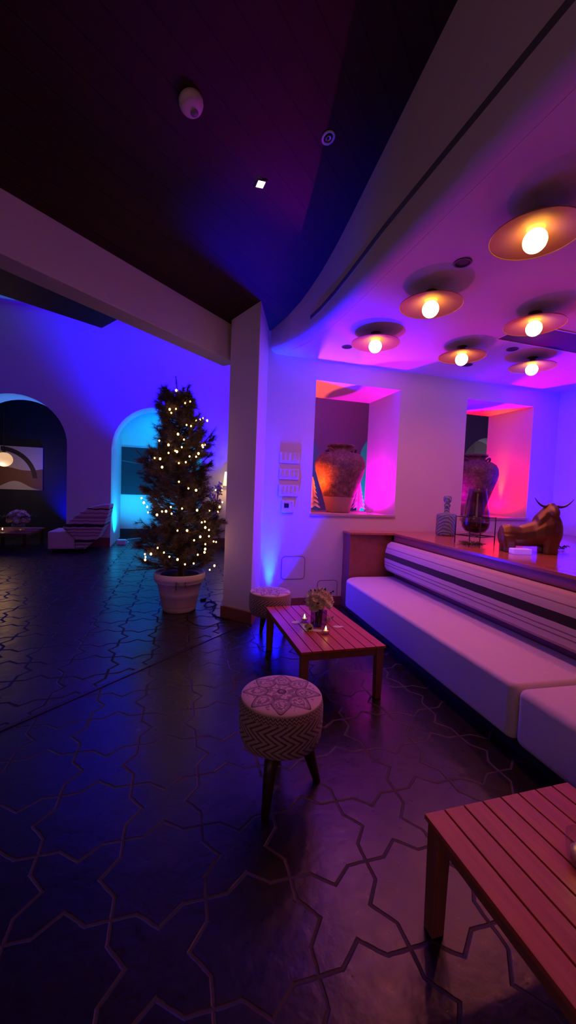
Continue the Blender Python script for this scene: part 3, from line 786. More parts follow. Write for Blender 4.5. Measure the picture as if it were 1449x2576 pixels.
# fittings in the plank ceiling (tilted with it)
nrm = Vector((-.325 * BN.x, -.325 * BN.y, 1)).normalized(); Q = Vector((0, 0, 1)).rotation_difference(nrm).to_euler()
def on_planks(name, label, cat, x, y):
    t = thing(name, label, cat, (x, y, cz(x, y))); t.rotation_euler = Q; return t
t = on_planks('smoke_detector', 'white domed smoke detector on the dark plank ceiling', 'smoke detector', .055, 2.55)
m = MB(); m.lathe([(.0, -.052), (.045, -.050), (.062, -.040), (.070, -.022), (.072, -.001), (0, -.001)], 40, caps=False); m.obj('housing', 'white', t)
m = MB(); m.lathe([(.0, -.062), (.018, -.060), (.024, -.052), (.0245, -.046), (0, -.046)], 24, caps=False); s_ = m.obj('sensor', plain('grey_sensor', (.25, .26, .30), .5), t, loc=(.012, .02, 0))
t = on_planks('ceiling_sprinkler', 'round recessed sprinkler ring on the dark planks near the fascia', 'sprinkler', .972, 2.695)
m = MB(); m.lathe([(.048, -.001), (.048, -.008), (.036, -.010), (.032, -.004), (.032, -.001), (.048, -.001)], 32, caps=False); m.obj('ring', 'white', t)
m = MB(); m.lathe([(0, -.002), (.032, -.002)], 24, caps=False); m.obj('recess', 'dark', t)
m = MB(); m.lathe([(.012, -.004), (.020, -.010), (.017, -.012), (.009, -.006)], 20, caps=False); m.obj('deflector', 'steel', t)
t = on_planks('recessed_downlight', 'small square lit downlight in the dark plank ceiling', 'ceiling light', .577, 3.03); t.rotation_euler = (Q.x, Q.y, rad(14))
m = MB(); m.box(-.030, .030, -.028, .028, -.004, -.0015); m.obj('lens', 'squareglow', t)
m = MB()
for a in ((-.042, .042, .028, .040), (-.042, .042, -.040, -.028), (-.042, -.030, -.028, .028), (.030, .042, -.028, .028)): m.box(a[0], a[1], a[2], a[3], -.008, -.001)
m.obj('frame', 'dark', t)

# ------------------------------------------------------------------ wall plates
def plate(name, label, cat, x0, x1, z0, z1, d=.012):
    t = thing(name, label, cat, ((x0 + x1) / 2, WY, (z0 + z1) / 2)); w, h = (x1 - x0) / 2, (z1 - z0) / 2
    m = MB(); m.box(-w, w, -d, -.001, -h, h); m.obj('plate', 'white', t, bevel=.003)
    return t, w, h, d
def rocker(t, x, z, w, h, d):
    m = MB(); m.add([(x - w, -d, z - h), (x + w, -d, z - h), (x + w, -d, z + h), (x - w, -d, z + h), (x - w, -d - .009, z - h), (x + w, -d - .009, z - h), (x + w, -d - .002, z + h), (x - w, -d - .002, z + h)],
          [(0, 1, 2, 3), (4, 7, 6, 5), (0, 4, 5, 1), (1, 5, 6, 2), (2, 6, 7, 3), (3, 7, 4, 0)]); m.obj('rocker', 'white', t)
t, w, h, d = plate('switch_plate', 'topmost white switch plate on the wall left of the windows', 'switch', 1.283, 1.548, 1.845, 1.978)
for x in (-.085, -.03, .035, .092): rocker(t, x, 0, .018, .034, d)
t, w, h, d = plate('switch_plate', 'middle white switch plate, under the topmost one', 'switch', 1.285, 1.544, 1.64, 1.775)
for x in (-.085, -.03, .035, .092): rocker(t, x, 0, .018, .034, d)
t, w, h, d = plate('switch_box', 'wide protruding switch box with four levers above the thermostat', 'switch', 1.285, 1.545, 1.43, 1.57, .02)
for x in (-.075, -.025, .025, .075): rocker(t, x, .0, .014, .03, d)
t = thing('wall_thermostat', 'small thermostat with dark screen at the bottom of the switch column', 'thermostat', (1.412, WY, 1.30))
m = MB(); m.box(-.082, .082, -.026, -.001, -.078, .078); m.obj('casing', 'white', t, bevel=.008)
m = MB(); m.box(-.052, .010, -.028, -.0262, -.018, .038); m.obj('screen', 'dark', t)
for k in range(3):
    m = MB(); m.box(.034, .056, -.029, -.0262, .018 - .022 * k, .030 - .022 * k); m.obj('button', 'white', t)
def access(label, x0, x1, z0, z1, knob):
    t = thing('access_panel', label, 'panel', ((x0 + x1) / 2, WY, (z0 + z1) / 2)); w, h = (x1 - x0) / 2, (z1 - z0) / 2
    m = MB(); o_ = rpoly(-w, w, -h, h, (.05,) * 4, 6); i_ = rpoly(-w + .008, w - .008, -h + .008, h - .008, (.043,) * 4, 6); n = len(o_)
    m.add([(x, -.004, z) for x, z in o_] + [(x, -.004, z) for x, z in i_] + [(x, -.0005, z) for x, z in o_] + [(x, -.0005, z) for x, z in i_],
          [(i, (i + 1) % n, (i + 1) % n + n, i + n) for i in range(n)] + [(i, (i + 1) % n, (i + 1) % n + 2 * n, i + 2 * n) for i in range(n)] + [(i + n, (i + 1) % n + n, (i + 1) % n + 3 * n, i + 3 * n) for i in range(n)])
    m.obj('seam', plain('seam_grey', (.22, .18, .2), .7), t)
    m = MB(); m.prism([(p[0], p[1]) for p in i_], 0, .002); o = m.obj('door', 'plaster', t, rot=(PI / 2, 0, 0), loc=(0, -.0005, 0))
    if knob:
        m = MB(); m.lathe([(0, 0), (.012, 0), (.012, .006), (0, .008)], 16, caps=False); m.obj('lock', 'dark', t, loc=(w - .06, -.003, 0), rot=(PI / 2, 0, 0))
access('flush square access panel on the wall above the rear stool', 1.36, 1.68, .36, .66, False)
access('flush access panel with a lock beside the end of the bench', 1.86, 2.15, .03, .34, True)

# ------------------------------------------------------------------ christmas tree
tr = thing('christmas_tree', 'potted pine christmas tree standing left of the white pillar', 'tree', (.115, 4.96, 0))
m = MB(); m.lathe([(.0, .002), (.185, .0), (.196, .012), (.198, .03), (.205, .05), (.203, .06), (.207, .066), (.212, .085), (.228, .19), (.233, .195), (.232, .205), (.236, .21), (.235, .222), (.262, .345), (.285, .352), (.290, .362), (.291, .385), (.300, .395), (.302, .41), (.305, .455), (.296, .466), (.278, .466), (.272, .44), (.0, .43)], 56, caps=False)
m.obj('pot', 'pot', tr)
m = MB(); m.lathe([(0, .445), (.15, .442), (.275, .436), (.275, .431), (0, .431)], 32, caps=False); m.obj('soil', 'soil', tr)
def tx(z): return .01 - .035 * (z - .46)
def trad(z):
    zs = [.45, .55, .66, .9, 1.2, 1.5, 1.8, 2.0, 2.3, 2.5, 2.65, 2.8]; rs = [.36, .48, .56, .56, .52, .46, .42, .36, .28, .21, .15, .05]
    for i in range(len(zs) - 1):
        if z <= zs[i + 1]: return rs[i] + (rs[i + 1] - rs[i]) * max(0, (z - zs[i])) / (zs[i + 1] - zs[i])
    return .05
m = MB(); zz = [.43, .8, 1.2, 1.6, 2.0, 2.3, 2.6]
m.tube([(tx(z), 0, z) for z in zz], [.035, .032, .027, .021, .015, .010, .005], 10)
nd = MB(); rnd = random.Random(21)
def tuft(c, d, L, n, nl):
    d = d.normalized(); a = d.orthogonal().normalized(); b = d.cross(a)
    for i in range(n):
        u = rnd.random(); p = c + d * L * u; th = rnd.uniform(0, 2 * PI); out = a * math.cos(th) + b * math.sin(th)
        v = (out * rnd.uniform(.45, 1.0) + d * rnd.uniform(.5, 1.1)).normalized() * nl * rnd.uniform(.7, 1.15)
        v.z -= .006; s = v.cross(Vector((rnd.random(), rnd.random(), rnd.random()))).normalized() * .0016
        nd.add([p - s, p + s, p + v], [(0, 1, 2)])
nb = 290
for i in range(nb):
    z = .56 + (2.62 - .56) * (i / nb) ** 1.12; a = i * 2.39996 + rnd.uniform(-.3, .3)
    gap = .82 + .18 * math.sin(3.1 * z * 2 + 2 * math.cos(a))
    R = trad(z) * rnd.uniform(.84, 1.16) * gap 
    if math.cos(a) > 0: R = min(R, .46 / math.cos(a))
    el = rnd.uniform(.15, .6) + .3 * (z / 2.6)
    p0 = Vector((tx(z), 0, z - .08)); d = Vector((math.cos(a), math.sin(a), 0))
    pts = [p0 + d * R * u + Vector((0, 0, R * el * u * u)) for u in (0, .35, .7, 1)]
    m.tube(pts, [.008, .006, .004, .002], 5)
    for k in range(7):
        u = rnd.uniform(.30, .95); c = pts[0].lerp(pts[3], u); c.z = p0.z + R * el * u * u
        side = Vector((-d.y, d.x, 0)) * rnd.choice((-1, 1)); dd = (d * rnd.uniform(.3, 1) + side * rnd.uniform(.2, 1) + Vector((0, 0, rnd.uniform(-.1, .8)))).normalized()
        L = rnd.uniform(.05, .13) * (1 if z < 2.2 else .75)
        m.tube([c, c + dd * L], [.003, .0015], 4, False); tuft(c, dd, L, 62, .068)
    tuft(pts[2], pts[3] - pts[2], (pts[3] - pts[2]).length, 90, .065)
# crown leaders
for (dx, dy, zt, z0) in ((-.03, 0, 2.80, 2.45), (.13, .0, 2.72, 2.4), (-.16, .02, 2.64, 2.35), (.20, .02, 2.50, 2.25), (.02, .1, 2.66, 2.4), (.06, -.08, 2.66, 2.4), (-.08, -.08, 2.6, 2.35)):
    p0 = Vector((tx(z0), 0, z0)); p1 = Vector((dx + tx(zt), dy, zt)); m.tube([p0, p1], [.006, .003], 5)
    tuft(p0.lerp(p1, .25), p1 - p0, (p1 - p0).length * .7, 420 if dx != -.03 else 200, .058 if dx != -.03 else .035)
# low stray branches over the pot rim
for (a, L, dz) in ((rad(200), .62, -.02), (rad(262), .36, -.22), (rad(280), .34, -.20), (rad(190), .5, .0)):
    p0 = Vector((0, 0, .55)); d = Vector((math.cos(a), math.sin(a), 0)); pts = [p0, p0 + d * L * .5 + Vector((0, 0, -.02)), p0 + d * L + Vector((0, 0, dz))]
    m.tube(pts, [.006, .005, .003], 5); tuft(pts[1], pts[2] - pts[1], (pts[2] - pts[1]).length, 150, .05)
m.obj('trunk', 'bark', tr)
fo = nd.obj('foliage', 'needle', tr); fo['kind'] = 'stuff'
BULBS = [(0.021, 4.785, 2.59), (0.178, 4.762, 2.475), (0.121, 4.741, 2.448), (-0.045, 4.703, 2.355), (0.022, 4.69, 2.364), (-0.027, 4.726, 2.322), (0.245, 4.749, 2.263), (0.296, 4.777, 2.284), (0.33, 4.806, 2.306), (0.382, 4.853, 2.291), (0.19, 4.678, 2.186), (0.139, 4.617, 2.185), (0.05, 4.603, 2.075), (0.116, 4.633, 2.024), (0.093, 4.596, 1.934), (-0.049, 4.666, 1.956), (-0.147, 4.676, 1.997), (-0.192, 4.645, 1.801), (-0.133, 4.635, 1.795), (-0.045, 4.584, 1.861), (0.025, 4.646, 1.894), (0.043, 4.564, 1.879), (0.18, 4.596, 1.838), (0.251, 4.596, 1.839), (0.277, 4.61, 1.877), (0.33, 4.697, 1.96), (0.355, 4.747, 1.993), (0.324, 4.691, 1.979), (0.138, 4.52, 1.767), (0.067, 4.615, 1.758), (-0.109, 4.563, 1.702), (0.07, 4.47, 1.55), (0.174, 4.54, 1.482), (0.258, 4.554, 1.464), (0.487, 4.694, 1.473), (0.582, 4.793, 1.331), (0.545, 4.735, 1.277), (0.523, 4.705, 1.22), (0.418, 4.623, 1.237), (0.274, 4.543, 1.242), (0.11, 4.478, 1.26), (-0.008, 4.516, 1.272), (-0.056, 4.45, 1.228), (-0.099, 4.567, 1.218), (0.002, 4.528, 1.198), (-0.151, 4.55, 1.181), (-0.249, 4.654, 1.2), (-0.261, 4.671, 1.259), (-0.293, 4.638, 1.306), (-0.321, 4.678, 1.354), (0.067, 4.456, 1.021), (0.171, 4.535, 1.014), (0.325, 4.485, 1.111), (0.362, 4.537, 1.116), (0.367, 4.514, 1.052), (0.41, 4.526, 1.024), (0.412, 4.535, 0.951), (0.311, 4.458, 0.954), (0.244, 4.438, 0.918), (0.375, 4.541, 0.86), (0.373, 4.521, 0.808), (0.474, 4.613, 0.881), (0.509, 4.671, 0.868), (0.372, 4.581, 0.761), (0.29, 4.463, 0.754), (-0.138, 4.591, 0.812), (-0.204, 4.535, 0.754), (-0.269, 4.583, 0.744), (-0.267, 4.671, 0.698), (-0.268, 4.637, 0.672), (-0.069, 4.519, 0.772), (-0.011, 4.544, 0.72), (0.076, 4.53, 0.691), (0.156, 4.499, 0.642), (0.25, 4.501, 0.65), (0.508, 4.774, 0.568), (0.449, 4.715, 0.531)]
ln = thing('string_lights', 'string of warm fairy lights wound around the christmas tree', 'lights', (.115, 4.96, .46))
lp = [Vector(p) - Vector((.115, 4.96, .46)) for p in BULBS]
m = MB()
for a, b_ in zip(lp, lp[1:]):
    m.tube([a, (a + b_) / 2 + Vector((0, .03, -.015)), b_], .0018, 4, False)
m.obj('wire', 'cord', ln)
m = MB(); m.sphere((0, 0, 0), 1, 10, 8); bulb = None
for i, p in enumerate(lp):
    r = .0085 if i % 3 else .0115
    if bulb is None: bulb = m.obj('bulb', 'bulbglow', ln); c = bulb
    else: c = bulb.copy(); COL.objects.link(c)
    c.parent = ln; c.location = p; c.scale = (r, r, r * 1.25)
# cables on the floor beside the pillar
def cable(name, label, pts, r=.005, mat='cord'):
    P = [Vector(p) for p in pts]; out = []
    for k in range(len(P) - 1):
        a, b_, c, d = P[max(k - 1, 0)], P[k], P[k + 1], P[min(k + 2, len(P) - 1)]
        for i in range(6):
            u = i / 6; out.append(.5 * ((2 * b_) + (c - a) * u + (2 * a - 5 * b_ + 4 * c - d) * u * u + (3 * b_ - a - 3 * c + d) * u ** 3))
    m = MB(); m.tube(out + [P[-1]], r, 8); return tag(m.obj(name, mat), label, 'cable')
cable('power_cable', 'coiled black power cable on the floor beside the pillar baseboard', [(.42, 5.03, .006), (.47, 5.2, .006), (.56, 5.2, .006), (.57, 5.03, .02), (.49, 4.93, .02), (.44, 4.97, .012), (.46, 5.12, .02), (.53, 5.1, .04), (.55, 4.98, .012), (.50, 4.78, .006), (.50, 4.66, .006), (.535, 4.585, .006), (.57, 4.54, .006), (.66, 4.44, .006)], .006)
cable('power_cable', 'thin cable lying curved on the tiles between pot and pillar', [(.20, 4.55, .004), (.26, 4.40, .004), (.33, 4.31, .004), (.42, 4.29, .004), (.50, 4.35, .004), (.57, 4.38, .004), (.66, 4.38, .004)], .003)
m = MB(); m.box(-.035, .035, -.02, .02, 0, .03)
tag(m.obj('power_adapter', 'cord', None, (.43, 5.30, .001), (0, 0, .5), bevel=.006), 'black plug adapter lying behind the cable coil beside the pillar', 'adapter')

# ------------------------------------------------------------------ far room
def painting(label, x0, x1, z0, z1, kind):
    t = thing('wall_painting', label, 'painting', ((x0 + x1) / 2, FARB - .001, (z0 + z1) / 2)); w, h = (x1 - x0) / 2, (z1 - z0) / 2
    mt, nt, b = newmat('canvas_' + kind); tt = NT(nt); o = tt.obj(); s = tt.n('ShaderNodeSeparateXYZ'); tt.l(o, s.inputs[0]); X = tt.m('DIVIDE', s.outputs[0], w); Z = tt.m('DIVIDE', s.outputs[2], h)
    nz = tt.m('MULTIPLY', tt.m('SUBTRACT', tt.noise(o, 2.2, 3), .5), .3)
    if kind == 'hill':
        hill = tt.m('LESS_THAN', Z, tt.m('ADD', tt.m('MULTIPLY', tt.m('SINE', tt.m('MULTIPLY', X, 3.0)), -.10), tt.m('MULTIPLY', nz, .3)))
        pale = tt.m('LESS_THAN', Z, tt.m('SUBTRACT', tt.m('MULTIPLY', tt.m('EXPONENT', tt.m('MULTIPLY', tt.m('MULTIPLY', tt.m('SUBTRACT', X, .1), tt.m('SUBTRACT', X, .1)), -4.0)), .42), 1.02))
        c = tt.mix(hill, (.62, .60, .66), (.22, .10, .075)); c = tt.mix(pale, c, (.60, .62, .70))
        dx = tt.m('ADD', X, .35); dz = tt.m('ADD', Z, .55); dx = tt.m('MULTIPLY', dx, w / h * 1.02)
        r = tt.m('SQRT', tt.m('ADD', tt.m('MULTIPLY', dx, dx), tt.m('MULTIPLY', dz, dz)))
        arc = tt.m('MULTIPLY', tt.m('LESS_THAN', tt.m('ABSOLUTE', tt.m('SUBTRACT', r, 1.42)), .10), tt.m('GREATER_THAN', Z, -.45))
        arc = tt.m('MULTIPLY', arc, tt.m('GREATER_THAN', X, -.35)); c = tt.mix(arc, c, (.03, .022, .02))
    else:
        line = tt.m('LESS_THAN', tt.m('ABSOLUTE', tt.m('SUBTRACT', Z, tt.m('ADD', .38, tt.m('MULTIPLY', tt.m('SINE', tt.m('MULTIPLY', X, 4.0)), .05)))), .012)
        up = tt.m('GREATER_THAN', Z, .38); c = tt.mix(up, (.008, .022, .035), (.008, .028, .04)); c = tt.mix(line, c, (.12, .2, .22))
        dx = tt.m('SUBTRACT', X, -.18); sail = tt.m('MULTIPLY', tt.m('LESS_THAN', tt.m('ABSOLUTE', dx), tt.m('MULTIPLY', tt.m('SUBTRACT', .78, Z), .10)), tt.m('MULTIPLY', tt.m('GREATER_THAN', Z, .34), tt.m('LESS_THAN', Z, .76)))
        c = tt.mix(sail, c, (.2, .32, .34))
    tt.l(c, b.inputs['Base Color']); setp(b, rough=.6)
    m = MB(); m.box(-w, w, -.035, 0, -h, h); m.obj('canvas', mt, t)
    return t
painting('landscape painting of brown hill and dark arc in the left niche', -4.75, -3.32, 1.25, 2.38, 'hill')
painting('dark seascape painting in the cyan niche behind the tree', -1.375 + .0, .45, 1.215, 2.545, 'sea')
t = thing('pendant_lamp', 'oval opal glass pendant glowing warm in the left arch', 'lamp', (-3.84, 11.0, 0))
m = MB(); m.sphere((0, 0, 1.975), .18, 32, 20, (1, 1, .94)); m.obj('globe', 'globe', t)
m = MB(); m.tube([(0, 0, 2.14), (0, 0, 3.30)], .006, 6); m.obj('cord', 'cord', t)
m = MB(); m.lathe([(0, 2.135), (.045, 2.135), (.03, 2.20), (.02, 2.26), (0, 2.26)], 16, caps=False); m.obj('cap', 'metal_black', t)
# low table with vase, candle, booklet
t = thing('side_table', 'low wooden table far left holding a round vase of pale flowers', 'table', (-3.33, 10.05, 0))
m = MB(); m.box(-.45, .45, -.62, .62, .375, .40); m.obj('tabletop', 'teak_leg', t, bevel=.003)
m = MB(); m.box(-.40, .40, -.57, -.55, .32, .3745); m.box(-.40, .40, .55, .57, .32, .3745); m.box(-.40, -.38, -.55, .55, .32, .3745); m.box(.38, .40, -.55, .55, .32, .3745); m.obj('apron', 'teak_leg', t)
for sx in (-1, 1):
    for sy in (-1, 1):
        m = MB(); m.box(sx * .40 - .03, sx * .40 + .03, sy * .57 - .03, sy * .57 + .03, 0, .3745); m.obj('leg', 'walnut', t)
t = thing('round_vase', 'round glass vase of pale flowers on the far left table', 'vase', (-3.20, 9.95, .401))
m = MB(); m.lathe([(0, 0), (.07, 0), (.115, .04), (.135, .10), (.12, .16), (.085, .195), (.08, .195), (.113, .16), (.128, .10), (.11, .045), (.065, .008), (0, .008)], 36, caps=False); m.obj('glass_bowl', 'glass', t)
flowers(t, 26, .17, .26, 31, .075)
m = MB(); rn = random.Random(3)
for k in range(12):
    a = rn.uniform(0, 2 * PI); m.tube([(0, 0, .15), (math.cos(a) * .15, math.sin(a) * .15, .3), (math.cos(a) * .30, math.sin(a) * .30, .26 + rn.uniform(0, .14))], [.004, .003, .002], 4)
    for j in range(5): m.sphere((math.cos(a) * (.2 + .03 * j), math.sin(a) * (.2 + .03 * j), .3 + rn.uniform(-.02, .03)), .014, 6, 4, (1.6, 1.6, .6))
m.obj('twigs', 'leaf', t)
votive('lit votive beside the round vase on the far left table', (-3.42, 9.72, .401), True, 'glass', 1.3)
m = MB(); m.box(-.16, .16, -.11, .11, 0, .02)
tag(m.obj('closed_booklet', plain('violet_cover', (.16, .12, .35), .5), None, (-3.02, 10.30, .401), (0, 0, .3), bevel=.002), 'flat violet booklet at the back corner of the far left table', 'book')
# striped sofa seen from its end
t = thing('striped_sofa', 'striped wing-backed sofa with pale seat beside the far left table', 'sofa', (0, 9.3, 0))
m = MB(); m.add([], [])
def xz(poly, y0, y1):
    mm = MB(); n = len(poly); mm.add([(x, y0, z) for x, z in poly] + [(x, y1, z) for x, z in poly], [tuple(range(n)), tuple(range(n, 2 * n))[::-1]] + [(i, (i + 1) % n, (i + 1) % n + n, i + n) for i in range(n)]); return mm
o = xz([(-2.47, .08), (-2.47, .44), (-2.44, .455), (-1.9, .455), (-1.75, .08)], .02, .80).obj('seat', 'linen', t, bevel=.02)
o = xz([(-2.20, .54), (-2.05, .70), (-1.87, .86), (-1.72, .96), (-1.56, 1.02), (-1.40, 1.055), (-1.27, 1.06), (-1.31, .84), (-1.38, .61), (-1.46, .42), (-1.55, .27), (-1.68, .15), (-1.80, .09), (-1.95, .07), (-1.96, .30), (-2.04, .38)], 0, .16).obj('side_wing', 'chairstripe', t, bevel=.03, bseg=3)
o = xz([(-1.75, .455), (-1.56, 1.0), (-1.30, 1.04), (-1.38, .61), (-1.55, .27), (-1.76, .12)], .161, .82).obj('backrest', 'chairstripe', t, bevel=.02)
for (x, y) in ((-2.38, .1), (-2.38, .72), (-1.85, .1), (-1.85, .72)):
    m = MB(); m.lathe([(0, 0), (.014, 0), (.02, .079), (0, .079)], 12, caps=False); m.obj('foot', 'walnut', t, loc=(x, y, 0))
# small uplight box in the cyan niche
t = thing('uplight_box', 'small white uplight box on the floor at the foot of the cyan arch', 'light', (-1.18, 10.62, 0))
m = MB(); m.box(-.10, .10, -.09, .09, 0, .12); m.obj('housing', 'white', t, bevel=.01)
cable('light_cable', 'thin pale cable running from the uplight box into the cyan arch', [(-1.1, 10.72, .01), (-1.05, 11.0, .01), (-1.15, 11.4, .01), (-.95, 11.7, .01), (-.8, 11.8, .01)], .01, 'white')
# console, lamp and white blossom branches glimpsed behind the pillar
t = thing('console_table', 'dark console table partly hidden behind tree and pillar', 'table', (1.2, 9.80, 0))
m = MB(); m.box(-.46, .46, -.22, .22, .70, .74); m.obj('tabletop', 'walnut', t)
for sx in (-1, 1):
    for sy in (-1, 1):
        m = MB(); m.box(sx * .42 - .025, sx * .42 + .025, sy * .18 - .025, sy * .18 + .025, 0, .70); m.obj('leg', 'walnut', t)
t = thing('table_lamp', 'table lamp with glowing cream shade just left of the pillar edge', 'lamp', (1.36, 9.85, .741))
m = MB(); m.lathe([(0, 0), (.09, 0), (.09, .02), (.03, .04), (.05, .2), (.07, .35), (.03, .5), (.012, .55), (.012, .86), (0, .86)], 24, caps=False); m.obj('lamp_base', 'white', t)
m = MB(); m.lathe([(.16, .82), (.125, 1.16), (.122, 1.16), (.157, .82), (.16, .82)], 32, caps=False); m.obj('lamp_shade', emis('lit_shade', (1, .62, .26), 2.2), t)
m = MB(); m.sphere((0, 0, .93), .045, 12, 8); m.obj('bulb', emis('lamp_bulb', (1, .55, .26), 130), t)
t = thing('blossom_branches', 'white blossom branches in a vase behind the tree and pillar', 'flowers', (1.02, 9.78, .741))
m = MB(); m.lathe([(0, 0), (.06, 0), (.08, .1), (.05, .22), (.06, .25), (.05, .25), (.04, .2), (0, .02)], 20, caps=False); m.obj('vase', 'white', t)
m = MB(); mp = MB(); rn = random.Random(8)
for k in range(16):
    a = rn.uniform(0, 2 * PI); L = rn.uniform(.25, .6); p = Vector((0, 0, .2)); q_ = p + Vector((math.cos(a) * .09, math.sin(a) * .09, L)); r2 = q_ + Vector((math.cos(a) * .06, math.sin(a) * .06, rn.uniform(-.05, .12)))
    m.tube([p, q_, r2], [.005, .004, .002], 4)
    for j in range(9):
        c = q_.lerp(r2, rn.random()) + Vector((rn.uniform(-.03, .03), rn.uniform(-.03, .03), rn.uniform(-.1, .05))); mp.sphere(c, rn.uniform(.015, .035), 7, 5)
m.obj('branches', 'bark', t); mp.obj('blossoms', 'petal', t)

# ------------------------------------------------------------------ lights
def spot(name, loc, target, color, power, angle, blend=1.0, size=.04):
    l = bpy.data.lights.new(name, 'SPOT'); l.color = color; l.energy = power; l.spot_size = rad(angle); l.spot_blend = blend; l.shadow_soft_size = size
    o = bpy.data.objects.new(name, l); COL.objects.link(o); o.location = loc
    o.rotation_euler = (Vector(target) - Vector(loc)).to_track_quat('-Z', 'Y').to_euler(); return o
def point(name, loc, color, power, size=.05):
    l = bpy.data.lights.new(name, 'POINT'); l.color = color; l.energy = power; l.shadow_soft_size = size
    o = bpy.data.objects.new(name, l); COL.objects.link(o); o.location = loc; return o
def area(name, loc, target, color, power, sx, sy):
    l = bpy.data.lights.new(name, 'AREA'); l.color = color; l.energy = power; l.shape = 'RECTANGLE'; l.size = sx; l.size_y = sy
    o = bpy.data.objects.new(name, l); COL.objects.link(o); o.location = loc
    o.rotation_euler = (Vector(target) - Vector(loc)).to_track_quat('-Z', 'Y').to_euler(); return o
BLUE = (.0, .0, 1); CYAN = (0, .42, 1); MAG = (1, .0, .75); RED = (1, .035, .01); PURP = (.55, .03, 1); WARM = (1, .50, .22)
# uplight at the foot of the wall behind the rear stool
spot('uplight_blue_core', (1.21, 4.76, .06), (1.20, 4.86, 1.0), (0, .15, 1), 230, 26, 1, .03)
spot('uplight_blue_wash', (1.21, 4.68, .06), (1.36, 4.82, 3.2), BLUE, 2100, 68, 1, .05)
# window niche uplights
spot('niche_magenta', (2.78, 5.36, SZ + .04), (2.80, 5.37, 2.9), (1, 0, .85), 130, 177, 1, .03)
spot('niche_magenta_core', (2.895, 5.22, SZ + .05), (2.915, 5.20, 2.9), (.8, .03, 1), 30, 24, 1, .02)
spot('niche_red_left', (1.81, 5.20, SZ + .05), (1.90, 5.24, 2.8), (1, .09, .01), 170, 90, 1, .03)
spot('niche_red_right', (5.05, 5.42, SZ + .04), (5.08, 5.42, 2.8), (1, .0, .01), 190, 177, 1, .03)
spot('niche_red_core', (5.185, 5.38, SZ + .05), (5.215, 5.36, 2.9), (1, .25, .02), 60, 26, 1, .02)
spot('niche_magenta_right', (4.14, 5.20, SZ + .05), (4.26, 5.24, 2.7), (.85, 0, 1), 24, 115, 1, .03)
# behind the bull, right corner
spot('corner_blue', (5.50, 4.55, 1.05), (5.53, 4.68, 3.1), BLUE, 600, 120, 1, .05)
# lounge colour wash from lights standing on the ledge outside the frame
spot('ledge_magenta', (4.6, 1.6, 1.10), (2.8, 2.6, 3.1), (.65, .0, 1), 5, 130, 1, .08)
spot('ledge_red', (5.3, 2.6, 1.10), (4.6, 2.9, 3.1), (1, .0, .2), 30, 60, 1, .05)
# pendant bulbs throw most of their light down
for i, (x, y, lb) in enumerate(LAMPS):
    spot('disc_lamp_light', (x, y, LZ - .10), (x, y, 0), (1, .18, .13), 25, 165, 1, .06)
# far room
spot('hall_purple_fill', (-3.6, 1.6, .15), (.3, 4.4, 1.6), (.36, .08, 1), 150, 40, 1, .1)  # unseen purple spot added to tint the pillar
spot('far_blue', (1.15, 6.6, .1), (.1, 10.2, 4.9), (0, .0, 1), 8000, 58, 1, .06)
spot('far_blue_ceiling', (-4.6, 9.4, .1), (-4.2, 9.9, 5.0), BLUE, 200, 70, 1, .06)
spot('niche_cyan', (-1.15, 10.72, .16), (-.6, 12.1, 3.4), CYAN, 300, 130, 1, .05)
spot('niche_cyan_top_fill', (-.45, 11.1, 4.0), (-.4, 12.1, 1.0), CYAN, 130, 110, 1, .05)  # unseen overhead spot, added to even out the cyan on the back wall
spot('niche_cyan_core', (-1.30, 10.40, .14), (-1.37, 10.5, 2.6), (0, .75, 1), 60, 30, 1, .03)
spot('niche_left_blue', (-2.6, 11.7, .1), (-2.45, 12.1, 2.0), BLUE, 500, 90, 1, .05)
spot('niche_left_cyan', (-4.30, 10.5, .1), (-3.9, 10.55, 3.3), CYAN, 260, 60, 1, .05)
spot('niche3_blue', (2.9, 11.4, .1), (3.1, 12.1, 2.4), (0, .12, 1), 130, 110, 1, .05)
spot('niche4_cyan', (5.6, 11.2, .1), (5.7, 12.1, 2.2), CYAN, 170, 120, 1, .05)
spot('niche5_pale', (9.0, 11.2, .1), (9.4, 12.1, 2.2), (.5, .45, .8), 90, 120, 1, .05)
point('pendant_light', (-3.84, 10.85, 1.7), WARM, 10, .15)
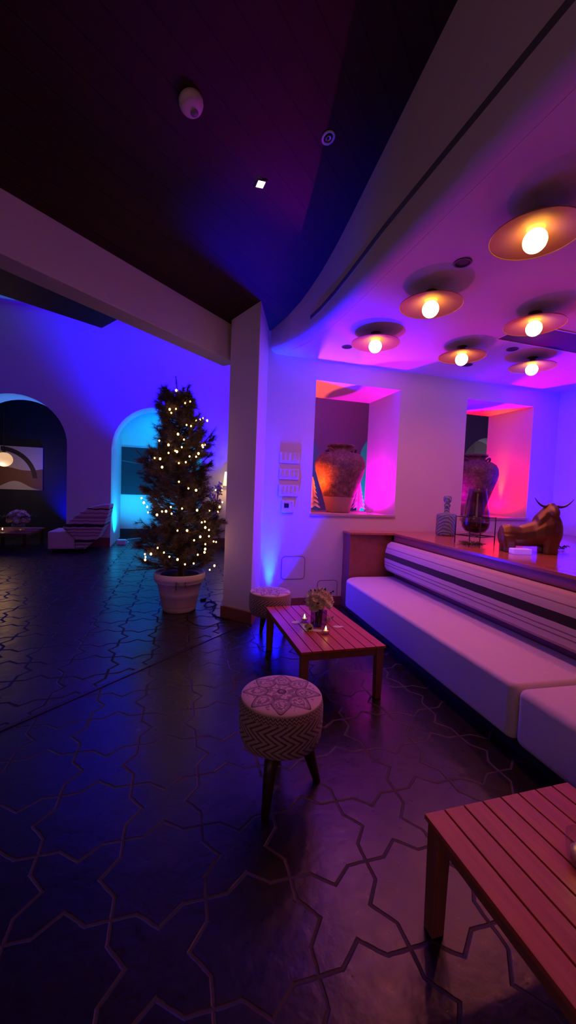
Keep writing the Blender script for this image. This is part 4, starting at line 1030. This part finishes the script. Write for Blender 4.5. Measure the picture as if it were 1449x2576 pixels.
# soft room fill: purple-rose mixture of the many coloured lights
area('room_fill', (-1.2, -2.4, 3.0), (1.0, 3.0, 1.2), (1, .30, .38), 11, 2.5, 1.5)
area('hall_fill', (-4.5, -1.5, 2.3), (1.3, 2.5, 3.2), (.8, .5, .6), 9, 2.0, 1.5)
area('far_fill', (3.0, 6.4, 4.6), (-2.0, 10.2, 2.0), (.7, .04, .75), 18, 2.0, 1.0)

w = bpy.data.worlds.new('world'); sc.world = w; w.use_nodes = True
w.node_tree.nodes['Background'].inputs[0].default_value = (.25, .18, .35, 1); w.node_tree.nodes['Background'].inputs[1].default_value = .02

# ------------------------------------------------------------------ camera
yaw, pitch, roll = rad(16.346), rad(3.072), rad(-2.242)
cy, sy_, cp, sp_ = math.cos(yaw), math.sin(yaw), math.cos(pitch), math.sin(pitch)
fw = Vector((sy_ * cp, cy * cp, -sp_)); rt = Vector((cy, -sy_, 0)); dn = fw.cross(rt)
r2 = rt * math.cos(roll) + dn * math.sin(roll); d2 = dn * math.cos(roll) - rt * math.sin(roll)
cam = bpy.data.cameras.new('camera'); co = bpy.data.objects.new('camera', cam); COL.objects.link(co)
mw = Matrix.Identity(4)
for i in range(3): mw[i][0] = r2[i]; mw[i][1] = -d2[i]; mw[i][2] = -fw[i]
mw[0][3], mw[1][3], mw[2][3] = 0, 0, 1.5
co.matrix_world = mw
cam.sensor_fit = 'VERTICAL'; cam.sensor_height = 36; cam.lens = 36 * 1000.8 / 2576; cam.clip_start = .02
sc.camera = co
vs = sc.view_settings; vs.view_transform = 'Standard'; vs.look = 'None'; vs.exposure = -.12; vs.gamma = 1; vs.use_curve_mapping = False
cyc = sc.cycles; cyc.use_denoising = True; cyc.max_bounces = 6; cyc.diffuse_bounces = 3; cyc.glossy_bounces = 3; cyc.transmission_bounces = 4; cyc.transparent_max_bounces = 12
cyc.use_adaptive_sampling = True; cyc.adaptive_threshold = .05; cyc.adaptive_min_samples = 16
cyc.sample_clamp_indirect = 6; cyc.caustics_reflective = False; cyc.caustics_refractive = False
